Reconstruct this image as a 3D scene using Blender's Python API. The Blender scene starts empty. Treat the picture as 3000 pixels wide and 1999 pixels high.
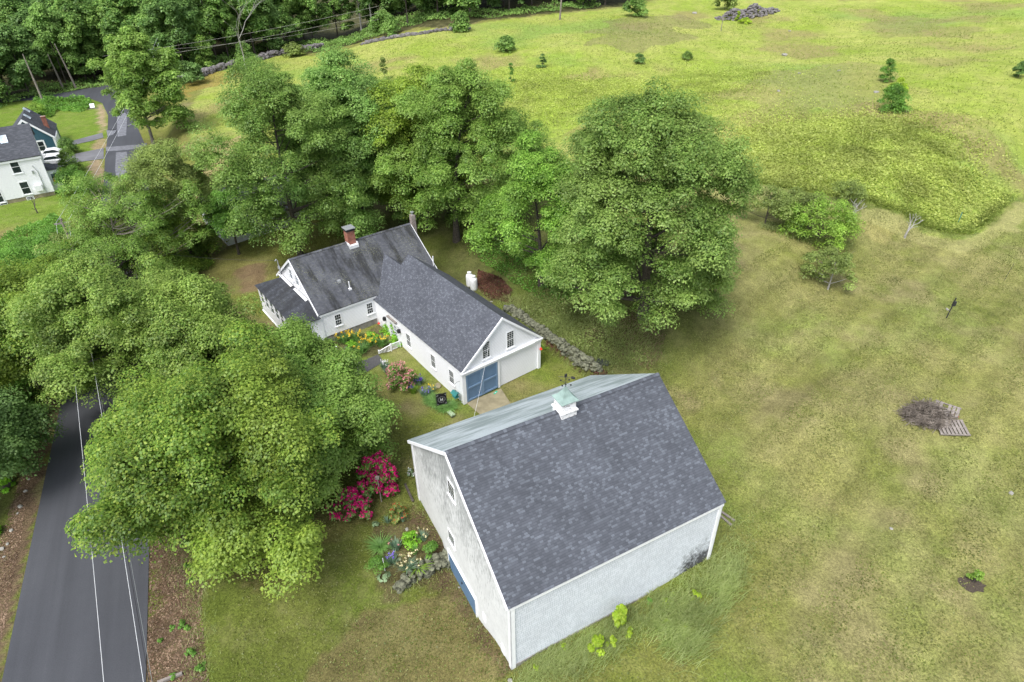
import bpy, math, random
import numpy as np
from mathutils import Matrix, Vector
rad = math.radians
# ------------------------------------------------------------------ camera, sky, sun, exposure
scene = bpy.context.scene
COL = scene.collection
CAM_H = 30.0; TH = rad(33.93); RO = rad(-0.917); F = 1884.8
_c, _s, _cr, _sr = math.cos(TH), math.sin(TH), math.cos(RO), math.sin(RO)
FW = np.array([0, _c, -_s]); R0 = np.array([1, 0, 0.]); U0 = np.array([0, _s, _c])
RV = _cr*R0 + _sr*U0; UV = -_sr*R0 + _cr*U0; CO = np.array([0, 0, CAM_H])
cam = bpy.data.cameras.new('camera'); cam.sensor_width = 36; cam.lens = F*36/3000
cam.clip_end = 2000; cam.clip_start = 0.5
camo = bpy.data.objects.new('camera', cam); COL.objects.link(camo)
M = Matrix((list(RV)+[0], list(UV)+[0], list(-FW)+[0], [0, 0, 0, 1])).to_3x3().transposed().to_4x4()
M.translation = Vector(CO); camo.matrix_world = M
scene.camera = camo
SUN_EL, SUN_AZ = rad(58), rad(212)       # azimuth the light comes from, clockwise from +Y
world = bpy.data.worlds.new('World'); scene.world = world; world.use_nodes = True
wn = world.node_tree; bg = wn.nodes['Background']
sky = wn.nodes.new('ShaderNodeTexSky'); sky.sky_type = 'NISHITA'; sky.sun_disc = False
sky.sun_elevation = SUN_EL; sky.sun_rotation = SUN_AZ; sky.air_density = 1.0; sky.dust_density = 3.0
hs = wn.nodes.new('ShaderNodeHueSaturation'); hs.inputs['Saturation'].default_value = 0.48
wn.links.new(sky.outputs[0], hs.inputs['Color']); wn.links.new(hs.outputs[0], bg.inputs[0])
bg.inputs[1].default_value = 0.15
sl = bpy.data.lights.new('sun', 'SUN'); sl.energy = 1.5; sl.angle = rad(24); sl.color = (1, .985, .96)
so = bpy.data.objects.new('sun', sl); COL.objects.link(so)
so.rotation_euler = (math.pi/2 - SUN_EL, 0, math.pi - SUN_AZ)
scene.view_settings.view_transform = 'Standard'; scene.view_settings.look = 'None'
scene.view_settings.gamma = 1; scene.view_settings.exposure = 0.98
scene.cycles.max_bounces = 8; scene.cycles.diffuse_bounces = 5; scene.cycles.transmission_bounces = 4
scene.cycles.glossy_bounces = 2; scene.cycles.transparent_max_bounces = 4
# ------------------------------------------------------------------ frames and terrain
def S(a, b, x):
    t = np.clip((x-a)/(b-a), 0, 1); return t*t*(3-2*t)
BA = (-0.3, 16.6); BR = rad(27.721); BL, BW, BE, BH = 12.42, 12.24, 4.87, 9.04
EA = (-3.497, 35.107); ER = rad(127.378); EZ = 1.0; EL, EW, EE, EH = 12.49, 7.14, 2.83, 5.9
MA = (-14.83, 42.234); MR = rad(37.378); MZ = 2.09; ML, MW, ME, MH = 10.98, 8.68, 2.135, 5.26
RN = (.9165, .40); RD = (-.40, .9165)
def loc2w(A, rot, u, v):
    c, s = math.cos(rot), math.sin(rot); return A[0]+u*c-v*s, A[1]+u*s+v*c
def hz(x, y):
    x = np.asarray(x, float); y = np.asarray(y, float)
    c, s = math.cos(BR), math.sin(BR); dx, dy = x-BA[0], y-BA[1]
    bu, bv = dx*c+dy*s, -dx*s+dy*c
    z = 1.0*S(26, 34, y) + .55*S(36, 46, y)
    w = np.maximum(0, -bu-5)*0.6
    k = S(8.7+w, 7.7-w, bv)*S(1.4, .4, bu)
    k = k*(1-0.85*S(-3.2, -.6, bu)*S(4.2, 1.2, bv))
    z = z - 1.2*k
    z = z + .4*S(6, 13, bu)*S(10, 4, bv)
    t = x*.795+y*.607; q = -x*.607+y*.795
    wl = 27.2+.5*np.sin(q*.5)
    z = z + .75*S(wl, wl+.5, t)*S(22.5, 25, q)*S(46, 40, q)
    z = z + 2.2*S(27.5, 37, t)*S(20, 30, q)*S(75, 50, q)
    z = z + (4.5*S(50, 115, y)+4.5*S(110, 210, y))*S(-50, -14, x)
    z = z + .25*np.sin(x*.13+1)*np.sin(y*.11)*S(20, 40, y)*S(-10, 10, x)
    z = z + 1.6*np.exp(-((x-20)**2/260.+(y-135)**2/160.))
    r = x*RN[0]+y*RN[1]
    z = z + (-.8-z)*S(-5.8, -9.4, r)
    z = z - 2.0*S(-19.5, -27, r)*S(75, 50, y)
    return z
def ray(px, py): return FW + RV*((px-1500)/F) - UV*((py-999.5)/F)
def at(px, py, lift=0.0):
    d = ray(px, py); t0, t1 = 5., 900.
    f = lambda t: CO[2]+d[2]*t - float(hz(CO[0]+d[0]*t, CO[1]+d[1]*t)) - lift
    ts = np.concatenate([np.arange(8, 160, .5), np.arange(160, 600, 2)])
    zz = CO[2]+d[2]*ts - hz(CO[0]+d[0]*ts, CO[1]+d[1]*ts) - lift
    i = np.argmax(zz < 0)
    if zz[i] >= 0: i = len(ts)-1
    a, b = ts[i-1], ts[i]
    for _ in range(25):
        m = (a+b)/2
        if f(m) > 0: a = m
        else: b = m
    p = CO+d*b; return Vector((p[0], p[1], p[2]-lift))
def atz(px, py, z):
    d = ray(px, py); p = CO+d*((z-CO[2])/d[2]); return Vector(p)
def proj(p):
    v = np.array(p)-CO; d = v@FW; return 1500+F*(v@RV)/d, 999.5-F*(v@UV)/d, d
def height_for(P, py):   # z at which the vertical through P shows at row py
    a, b = P[2], P[2]+40
    for _ in range(30):
        m = (a+b)/2
        if proj((P[0], P[1], m))[1] > py: a = m
        else: b = m
    return a
# ------------------------------------------------------------------ noise in numpy
def vnoise(x, y, sc, seed=0):
    x = x/sc; y = y/sc; xi = np.floor(x).astype(int); yi = np.floor(y).astype(int)
    fx = x-xi; fy = y-yi; fx = fx*fx*(3-2*fx); fy = fy*fy*(3-2*fy)
    def h(a, b):
        n = (a*374761393 + b*668265263 + seed*974634777) & 0xffffffff
        n = ((n ^ (n >> 13))*1274126177) & 0xffffffff
        return ((n ^ (n >> 16)) & 0xffff)/65535.
    return (h(xi, yi)*(1-fx)+h(xi+1, yi)*fx)*(1-fy)+(h(xi, yi+1)*(1-fx)+h(xi+1, yi+1)*fx)*fy
def fbm(x, y, sc, seed=0, o=4):
    r = 0; a = .5; t = 0
    for i in range(o):
        r = r+a*vnoise(x, y, sc/2**i, seed+i*7); t += a; a *= .6
    return r/t
# ------------------------------------------------------------------ materials
class NT:
    def __init__(s, name, rough=.8, spec=.3):
        s.m = bpy.data.materials.new(name); s.m.use_nodes = True; s.t = s.m.node_tree
        s.b = s.t.nodes['Principled BSDF']; s.b.inputs['Roughness'].default_value = rough
        s.b.inputs['Specular IOR Level'].default_value = spec
    def n(s, ty, **k):
        nd = s.t.nodes.new('ShaderNode'+ty)
        for a, v in k.items():
            if hasattr(nd, a) and a not in ('inputs',): setattr(nd, a, v)
        return nd
    def l(s, a, b): s.t.links.new(a, b)
    def put(s, sock, v):
        if isinstance(v, (int, float)): sock.default_value = v
        elif isinstance(v, tuple): sock.default_value = v if len(v) == 4 or sock.type == 'VECTOR' else (*v, 1)
        else: s.l(v, sock)
    def math(s, op, a, b=0., c=0., clamp=False):
        nd = s.n('Math', operation=op); nd.use_clamp = clamp
        for i, v in enumerate((a, b, c)): s.put(nd.inputs[i], v)
        return nd.outputs[0]
    def mix(s, f, a, b, bt='MIX'):
        nd = s.n('Mix', data_type='RGBA', blend_type=bt); s.put(nd.inputs[0], f)
        s.put(nd.inputs[6], a); s.put(nd.inputs[7], b); return nd.outputs[2]
    def coord(s, which='Object'): return s.n('TexCoord').outputs[which]
    def scale(s, v, sc, loc=(0, 0, 0)):
        nd = s.n('Mapping'); s.l(v, nd.inputs[0]); nd.inputs['Scale'].default_value = sc; nd.inputs['Location'].default_value = loc
        return nd.outputs[0]
    def noise(s, v, sc, det=3, rough=.6):
        nd = s.n('TexNoise'); s.l(v, nd.inputs['Vector']); nd.inputs['Scale'].default_value = sc
        nd.inputs['Detail'].default_value = det; nd.inputs['Roughness'].default_value = rough; return nd.outputs[0]
    def ramp(s, f, stops):
        nd = s.n('ValToRGB'); s.l(f, nd.inputs[0]); e = nd.color_ramp.elements
        while len(e) < len(stops): e.new(.5)
        for i, (p, c) in enumerate(stops): e[i].position = p; e[i].color = (*c, 1) if isinstance(c, tuple) else (c, c, c, 1)
        return nd.outputs[0]
    def col(s, c): s.put(s.b.inputs['Base Color'], c)
    def bump(s, h, st=.5, dist=.02):
        nd = s.n('Bump'); s.l(h, nd.inputs['Height']); nd.inputs['Strength'].default_value = st
        nd.inputs['Distance'].default_value = dist; s.l(nd.outputs[0], s.b.inputs['Normal'])
def vary(name, c, amt=.25, sc=3., rough=.8, bump=0., spec=.3, c2=None, metal=0.):
    t = NT(name, rough, spec); v = t.coord(); f = t.noise(v, sc, 4)
    c2 = c2 or tuple(x*(1-amt) for x in c); hi = tuple(min(1, x*(1+amt)) for x in c)
    t.col(t.ramp(f, [(.3, c2), (.7, hi)]))
    t.b.inputs['Metallic'].default_value = metal
    if bump: t.bump(t.noise(v, sc*6, 3), bump, .03)
    return t.m
def leafmat(name, a, b, c, trans=.45, sc=.5):
    t = NT(name); t.t.nodes.remove(t.b)
    kf = 1.0 if name.split('_')[-1] in ('petals', 'mulch', 'blades') or 'fallen' in name or 'fern' in name or 'young' in name or 'hosta' in name else 1.45 if 'apple' in name else (2.35 if 'forest' in name else 1.95 if 'olive' in name else 1.85)
    a, b, c = (tuple(min(.9, x*kf*w_) for x, w_ in zip(q, (1.02, 1.0, 1.15) if kf > 1 else (1, 1, 1))) for q in (a, b, c))
    g = t.n('NewGeometry'); r = t.ramp(g.outputs['Random Per Island'], [(0, a), (.55, b), (1, c)])
    n = t.noise(t.coord(), sc, 2)
    f = t.ramp(n, [(.35, .70), (.65, 1.28)])
    colr = t.mix(1., r, f, 'MULTIPLY')
    n2 = t.noise(t.coord(), sc*.33, 1)
    colr = t.mix(t.math('MULTIPLY', t.ramp(n2, [(.45, 0.), (.62, 1.)]), .40), colr, tuple(min(1, x*1.25) for x in c))
    d = t.n('BsdfDiffuse'); tr = t.n('BsdfTranslucent'); gl = t.n('BsdfGlossy'); gl.inputs['Roughness'].default_value = .45
    t.l(colr, d.inputs[0]); t.l(colr, tr.inputs[0]); gl.inputs[0].default_value = (.9, 1, .95, 1)
    m1 = t.n('MixShader'); m1.inputs[0].default_value = trans; t.l(d.outputs[0], m1.inputs[1]); t.l(tr.outputs[0], m1.inputs[2])
    m2 = t.n('MixShader'); m2.inputs[0].default_value = .015; t.l(m1.outputs[0], m2.inputs[1]); t.l(gl.outputs[0], m2.inputs[2])
    t.l(m2.outputs[0], t.t.nodes['Material Output'].inputs[0]); return t.m
def shingles(name, dark, light, frac=.28, tabw=.30, row=.14, stain=None, moss=0.):
    t = NT(name, .85, .25); uv = t.n('UVMap').outputs[0]; sx = t.n('SeparateXYZ'); t.l(uv, sx.inputs[0])
    vr = t.math('DIVIDE', sx.outputs[1], row); vi = t.math('FLOOR', vr); vf = t.math('FRACT', vr)
    wn_ = t.n('TexWhiteNoise', noise_dimensions='1D'); t.l(vi, wn_.inputs['W'])
    ur = t.math('ADD', t.math('DIVIDE', sx.outputs[0], tabw), t.math('MULTIPLY', wn_.outputs[0], 7.3)); ui = t.math('FLOOR', ur); uf = t.math('FRACT', ur)
    def cell(k):
        cb = t.n('CombineXYZ'); t.l(ui, cb.inputs[0]); t.l(vi, cb.inputs[1]); cb.inputs[2].default_value = k
        w = t.n('TexWhiteNoise', noise_dimensions='3D'); t.l(cb.outputs[0], w.inputs[0]); return w.outputs[0]
    r = cell(1.5)
    base = t.ramp(r, [(0, dark), (1-frac, tuple(x*1.3 for x in dark)), (1-frac+.06, tuple(x*.82 for x in light)), (1, tuple(x*1.1 for x in light))])
    edge = t.math('LESS_THAN', vf, .16); base = t.mix(t.math('MULTIPLY', edge, .38), base, tuple(x*.35 for x in dark))
    big = t.noise(uv, .35, 4); base = t.mix(1., base, t.ramp(big, [(.3, .82), (.7, 1.14)]), 'MULTIPLY')
    if stain:
        sc_ = t.scale(uv, (1.1, .25, 1)); s1 = t.noise(sc_, .9, 5, .65)
        f = t.ramp(s1, [(stain[0], 0.), (stain[0]+.13, 1.)])
        base = t.mix(t.math('MULTIPLY', f, stain[1]), base, stain[2])
    if moss:
        m1 = t.noise(uv, 14, 3, .7); m2 = t.noise(uv, .35, 2)
        f = t.math('MULTIPLY', t.ramp(m1, [(.58, 0.), (.66, 1.)]), t.ramp(m2, [(.42, 0.), (.62, 1.)]))
        base = t.mix(t.math('MULTIPLY', f, moss), base, (.34, .35, .16))
    t.col(base); t.bump(t.math('ADD', t.math('MULTIPLY', vf, -.6), t.math('MULTIPLY', r, .4)), .5, .02)
    return t.m
def clap(name, c, pitch=.105, dirt=.12, line=.5):
    t = NT(name, .5, .3); v = t.coord(); sx = t.n('SeparateXYZ'); t.l(v, sx.inputs[0])
    f = t.math('FRACT', t.math('DIVIDE', sx.outputs[2], pitch))
    ln = t.ramp(f, [(0, 0.), (.1, 1.)]) ; 
    b = t.mix(t.math('MULTIPLY', t.math('LESS_THAN', f, .17), line), c, tuple(x*.55 for x in c))
    n = t.noise(t.scale(v, (1, 1, .4)), 1.2, 5, .65)
    b = t.mix(t.math('MULTIPLY', t.ramp(n, [(.45, 0.), (.75, 1.)]), dirt), b, (.45, .45, .42))
    t.col(b); t.bump(t.math('MULTIPLY', f, -1.), .7, .015); return t.m
def wallshingle(name, c, gap, w=.13, row=.16, streak=0., blot=None, fineline=.5):
    """painted wood shingles on a wall: rows along z, joints along x+y; optional vertical weather streaks and a mould patch"""
    t = NT(name, .75, .2); v = t.coord(); sx = t.n('SeparateXYZ'); t.l(v, sx.inputs[0])
    h = t.math('ADD', sx.outputs[0], sx.outputs[1])
    zr = t.math('DIVIDE', sx.outputs[2], row); zi = t.math('FLOOR', zr); zf = t.math('FRACT', zr)
    w1 = t.n('TexWhiteNoise', noise_dimensions='1D'); t.l(zi, w1.inputs['W'])
    ur = t.math('ADD', t.math('DIVIDE', h, w), t.math('MULTIPLY', w1.outputs[0], 9.7)); ui = t.math('FLOOR', ur); uf = t.math('FRACT', ur)
    cb = t.n('CombineXYZ'); t.l(ui, cb.inputs[0]); t.l(zi, cb.inputs[1]); w3 = t.n('TexWhiteNoise', noise_dimensions='3D'); t.l(cb.outputs[0], w3.inputs[0])
    r = w3.outputs[0]
    b = t.mix(t.math('MULTIPLY', r, .3), c, tuple(x*.82 for x in c))
    e = t.math('MAXIMUM', t.math('MULTIPLY', t.math('LESS_THAN', uf, .14), t.math('GREATER_THAN', r, .35)), t.math('MULTIPLY', t.math('LESS_THAN', zf, .12), .7))
    b = t.mix(t.math('MULTIPLY', e, fineline), b, gap)
    n = t.noise(v, 1.0, 5, .7); b = t.mix(1., b, t.ramp(n, [(.3, .9), (.7, 1.06)]), 'MULTIPLY')
    if streak:
        s1 = t.noise(t.scale(v, (6, 6, 1.3)), 1.4, 5, .7)
        up = t.math('ADD', t.math('MULTIPLY', sx.outputs[2], .05), t.math('MULTIPLY', t.noise(v, .45, 2), .35))
        f = t.ramp(t.math('ADD', s1, t.math('SUBTRACT', up, .32)), [(.52, 0.), (.72, 1.)])
        b = t.mix(t.math('MULTIPLY', f, streak), b, (.20, .21, .21))
    if blot:
        cx, cz, sx_, sz_ = blot
        du = t.math('DIVIDE', t.math('SUBTRACT', sx.outputs[0], cx), sx_); dz = t.math('DIVIDE', t.math('SUBTRACT', sx.outputs[2], cz), sz_)
        dd = t.math('SQRT', t.math('ADD', t.math('MULTIPLY', du, du), t.math('MULTIPLY', dz, dz)))
        k = t.math('SUBTRACT', t.math('ADD', 1.05, t.math('MULTIPLY', t.math('SUBTRACT', t.noise(v, 2.2, 5, .7), .5), 1.6)), dd)
        k = t.math('ADD', k, t.math('MULTIPLY', t.math('SUBTRACT', r, .5), .35))
        b = t.mix(t.math('MULTIPLY', t.ramp(k, [(.05, 0.), (.7, 1.)]), .9), b, (.025, .023, .022))
    t.col(b); t.bump(t.math('ADD', t.math('MULTIPLY', zf, -.7), t.math('MULTIPLY', r, .5)), .5, .015); return t.m
def brickmat(name, c1, c2, mort):
    t = NT(name, .85, .2); v = t.coord(); sx = t.n('SeparateXYZ'); t.l(v, sx.inputs[0])
    cb = t.n('CombineXYZ'); t.l(t.math('ADD', sx.outputs[0], sx.outputs[1]), cb.inputs[0]); t.l(sx.outputs[2], cb.inputs[1])
    br = t.n('TexBrick'); t.l(cb.outputs[0], br.inputs[0]); br.inputs['Scale'].default_value = 1
    br.inputs['Brick Width'].default_value = .2; br.inputs['Row Height'].default_value = .068; br.inputs['Mortar Size'].default_value = .008
    for k, c in (('Color1', c1), ('Color2', c2), ('Mortar', mort)): br.inputs[k].default_value = (*c, 1)
    t.col(t.mix(1., br.outputs[0], t.ramp(t.noise(v, 3, 3), [(.3, .75), (.7, 1.2)]), 'MULTIPLY')); return t.m
MT = {}
MT['white'] = vary('white_paint', (.81, .82, .84), .05, 2, .45)
MT['clap'] = clap('white_clapboard', (.82, .83, .86), .12, .08, .75)
MT['teal'] = clap('teal_clapboard', (.035, .095, .13), .12, .05, .3)
MT['barnwall'] = wallshingle('grey_white_shingle_siding', (.66, .69, .74), (.30, .36, .40), .12, .17, 0, (11.6, .55, 1.9, 1.6), .85)
MT['barngable'] = wallshingle('weathered_shingle_siding', (.66, .67, .67), (.44, .46, .46), .12, .17, .8, None, .35)
MT['roof_barn'] = shingles('barn_asphalt_shingles', (.066, .072, .085), (.114, .126, .147), .30, .17, .12, (.60, .55, (.036, .037, .045)))
MT['roof_ell'] = shingles('ell_asphalt_shingles', (.066, .071, .085), (.112, .121, .141), .34, .15, .11)
MT['roof_main'] = shingles('old_asphalt_shingles', (.070, .074, .086), (.098, .103, .115), .4, .2, .12, (.46, .8, (.018, .019, .019)), .9)
MT['roof_porch'] = shingles('porch_asphalt_shingles', (.048, .052, .062), (.078, .085, .10), .3, .26, .12, (.42, .7, (.025, .026, .03)), .3)
MT['roof_far'] = shingles('neighbour_asphalt_shingles', (.050, .054, .062), (.080, .085, .097), .4, .3, .15)
def palemat():
    t = NT('pale_streaked_shingles', .6, .4); uv = t.n('UVMap').outputs[0]  # pale grey slope with darker streaks running along the ridge
    s1 = t.noise(t.scale(uv, (.22, 3.2, 1)), 1.2, 4, .6); s2 = t.noise(t.scale(uv, (.5, 1, 1)), .5, 3)
    a = t.math('ADD', s1, t.math('MULTIPLY', t.math('SUBTRACT', s2, .5), .9))
    sx = t.n('SeparateXYZ'); t.l(uv, sx.inputs[0])
    a = t.math('ADD', a, t.math('MULTIPLY', t.math('SUBTRACT', 1., t.math('DIVIDE', sx.outputs[1], 7.)), .08))
    b = t.ramp(a, [(.45, (.42, .47, .485)), (.60, (.22, .265, .26))])
    f = t.math('FRACT', t.math('DIVIDE', sx.outputs[1], .15)); b = t.mix(t.math('MULTIPLY', t.math('LESS_THAN', f, .15), .25), b, (.2, .23, .23))
    b = t.mix(1., b, t.ramp(t.noise(uv, 9, 3), [(.3, .9), (.7, 1.08)]), 'MULTIPLY'); t.col(b); return t.m
MT['roof_pale'] = palemat()
MT['blue'] = vary('blue_painted_wood', (.115, .195, .31), .08, 2, .5)
MT['blue_frame'] = vary('light_blue_painted_wood', (.165, .255, .375), .08, 2, .5)
MT['brick'] = brickmat('red_brick', (.33, .10, .06), (.24, .075, .05), (.30, .22, .18))
MT['oldbrick'] = brickmat('grey_weathered_brick', (.30, .26, .24), (.2, .15, .13), (.34, .32, .3))
MT['copper'] = vary('green_copper', (.24, .33, .30), .2, 2.5, .5)
MT['metal'] = vary('galvanised_metal', (.5, .52, .54), .1, 4, .35, metal=.6)
MT['dark'] = vary('dark_metal', (.03, .03, .035), .2, 4, .5)
MT['stone'] = vary('lichen_field_stone', (.175, .18, .125), .4, 4.5, .9, .9, c2=(.03, .032, .022))
MT['palestone'] = vary('pale_granite', (.28, .27, .24), .25, 3, .9, .4)
MT['pilestone'] = vary('dark_pile_stone', (.15, .14, .14), .5, 1.2, .9, .6, c2=(.07, .065, .065))
MT['concrete'] = vary('worn_concrete', (.25, .22, .14), .25, 1.6, .9, .3)
MT['found'] = vary('granite_foundation', (.22, .21, .19), .35, 3, .9, .5)
MT['wood'] = vary('weathered_grey_wood', (.22, .195, .175), .3, 6, .85, .3)
MT['bark'] = vary('grey_brown_bark', (.085, .072, .06), .45, 7, .95, .6)
MT['palebark'] = vary('pale_bark', (.30, .29, .27), .3, 7, .9, .4)
MT['twig'] = vary('grey_brown_twigs', (.20, .175, .15), .5, 5, .9)
MT['tank'] = vary('white_tank_paint', (.72, .73, .74), .1, 2, .4)
MT['feeder'] = vary('teal_green_feeder', (.03, .17, .16), .15, 6, .5)
MT['red'] = vary('red_plastic', (.75, .06, .035), .1, 6, .35)
MT['green'] = vary('green_plastic', (.02, .42, .26), .1, 6, .4)
MT['flag'] = vary('black_cloth', (.008, .008, .01), .2, 6, .9)
MT['print'] = vary('pale_grey_print', (.6, .6, .62), .05, 6, .9)
MT['solar'] = vary('black_mesh', (.025, .028, .035), .3, 9, .6)
def glassmat(name, c, r=.15):
    t = NT(name, r, .22); n = t.noise(t.coord(), 1.3, 2); t.col(t.ramp(n, [(.35, c), (.65, tuple(x*2.2+.01 for x in c))])); return t.m
MT['glass'] = glassmat('dark_window_glass', (.012, .018, .018))
MT['bglass'] = glassmat('blue_grey_window_glass', (.05, .07, .09))
MT['skyl'] = glassmat('skylight_glass', (.35, .4, .45))
MT['carpaint'] = vary('white_car_paint', (.75, .76, .78), .03, 2, .2, spec=.6)
MT['tyre'] = vary('black_rubber', (.02, .02, .02), .2, 5, .9)
def asphalt():
    t = NT('smooth_asphalt', .8, .3); v = t.coord(); n = t.noise(v, .15, 4); n2 = t.noise(v, 30, 2)
    b = t.ramp(n, [(.3, (.050, .053, .061)), (.7, (.064, .067, .075))])
    vr = t.n('Mapping'); t.l(v, vr.inputs[0]); vr.inputs['Rotation'].default_value = (0, 0, rad(-23.6))
    b = t.mix(1., b, t.ramp(t.noise(t.scale(vr.outputs[0], (.9, .03, 1)), 1.1, 3), [(.3, .86), (.7, 1.14)]), 'MULTIPLY')
    b = t.mix(1., b, t.ramp(n2, [(.25, .78), (.75, 1.22)]), 'MULTIPLY'); t.col(b); t.bump(n2, .3, .01); return t.m
MT['asphalt'] = asphalt()
MT['oldasphalt'] = vary('faded_asphalt', (.15, .15, .16), .25, .5, .85, .2)
MT['patch'] = vary('pale_worn_asphalt', (.155, .16, .178), .35, 2.2, .85, .2)
MT['path'] = vary('dark_path_asphalt', (.075, .073, .075), .2, 8, .9, .4)
G = {}
G['maple'] = leafmat('maple_leaves', (.064, .116, .020), (.104, .172, .032), (.165, .228, .052))
G['maple_y'] = leafmat('yellow_green_leaves', (.080, .140, .015), (.132, .200, .024), (.210, .280, .038))
G['maple_l'] = leafmat('pale_green_leaves', (.078, .138, .020), (.125, .192, .034), (.195, .260, .052), sc=.4)
G['maple_g'] = leafmat('mid_green_leaves', (.065, .130, .018), (.110, .185, .030), (.170, .250, .050))
G['maple_m'] = leafmat('mixed_green_leaves', (.058, .112, .014), (.098, .165, .022), (.180, .235, .034), sc=.35)
G['ash'] = leafmat('bright_ash_leaves', (.075, .155, .02), (.120, .220, .030), (.18, .29, .046))
G['olive'] = leafmat('olive_green_leaves', (.056, .106, .018), (.092, .160, .028), (.148, .215, .046))
G['dark'] = leafmat('dark_forest_leaves', (.040, .080, .018), (.064, .118, .028), (.100, .160, .040), sc=.3)
G['forest'] = leafmat('forest_leaves', (.044, .090, .018), (.076, .142, .028), (.130, .195, .042), sc=.3)
G['forest_l'] = leafmat('light_forest_leaves', (.06, .115, .022), (.095, .165, .034), (.15, .23, .055), sc=.3)
G['apple'] = leafmat('apple_leaves', (.115, .165, .036), (.170, .230, .050), (.235, .30, .075))
G['apple_b'] = leafmat('bright_apple_leaves', (.12, .22, .025), (.18, .30, .04), (.26, .38, .06))
G['young'] = leafmat('young_yellow_leaves', (.25, .40, .02), (.36, .52, .04), (.48, .60, .07))
G['bush'] = leafmat('bush_leaves', (.05, .12, .015), (.085, .18, .025), (.13, .24, .04))
G['brightbush'] = leafmat('bright_bush_leaves', (.09, .22, .01), (.14, .31, .02), (.22, .40, .04))
G['hosta'] = leafmat('pale_hosta_leaves', (.17, .27, .13), (.24, .35, .18), (.32, .43, .25))
G['strap'] = leafmat('green_strap_leaves', (.07, .15, .03), (.11, .21, .05), (.16, .27, .07))
G['iris'] = leafmat('blue_green_iris_leaves', (.10, .17, .10), (.14, .22, .13), (.20, .28, .17))
G['grass'] = leafmat('long_grass_blades', (.21, .28, .075), (.29, .36, .11), (.38, .43, .17), sc=.3)
G['lawnb'] = leafmat('short_lawn_blades', (.12, .165, .028), (.185, .215, .052), (.275, .27, .105), sc=.5)
G['meadow'] = leafmat('meadow_grass_blades', (.17, .245, .04), (.25, .32, .06), (.33, .38, .10), sc=.12)
G['fern'] = leafmat('bright_fern_leaves', (.27, .35, .065), (.36, .43, .09), (.45, .50, .14), sc=.25)
G['litter'] = leafmat('brown_fallen_leaves', (.07, .042, .026), (.14, .088, .056), (.27, .19, .13), .05)
G['mulchl'] = leafmat('red_brown_mulch', (.05, .02, .015), (.09, .04, .028), (.15, .07, .05), .0)
G['magenta'] = leafmat('magenta_petals', (.30, .004, .075), (.46, .010, .13), (.62, .03, .20), .2)
G['pink'] = leafmat('pink_petals', (.62, .20, .24), (.78, .32, .34), (.85, .48, .46), .2)
G['yellow'] = leafmat('yellow_petals', (.75, .50, .04), (.85, .60, .05), (.9, .7, .1), .2)
G['cream'] = leafmat('cream_petals', (.75, .66, .36), (.85, .76, .45), (.9, .82, .55), .2)
G['violet'] = leafmat('violet_petals', (.18, .12, .55), (.28, .20, .70), (.38, .30, .8), .2)
G['purple'] = leafmat('deep_purple_petals', (.05, .02, .22), (.10, .04, .35), (.15, .08, .45), .2)
G['whitef'] = leafmat('white_petals', (.7, .7, .7), (.8, .8, .82), (.85, .85, .85), .2)
G['redf'] = leafmat('red_petals', (.45, .05, .03), (.6, .08, .05), (.7, .12, .06), .2)
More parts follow.
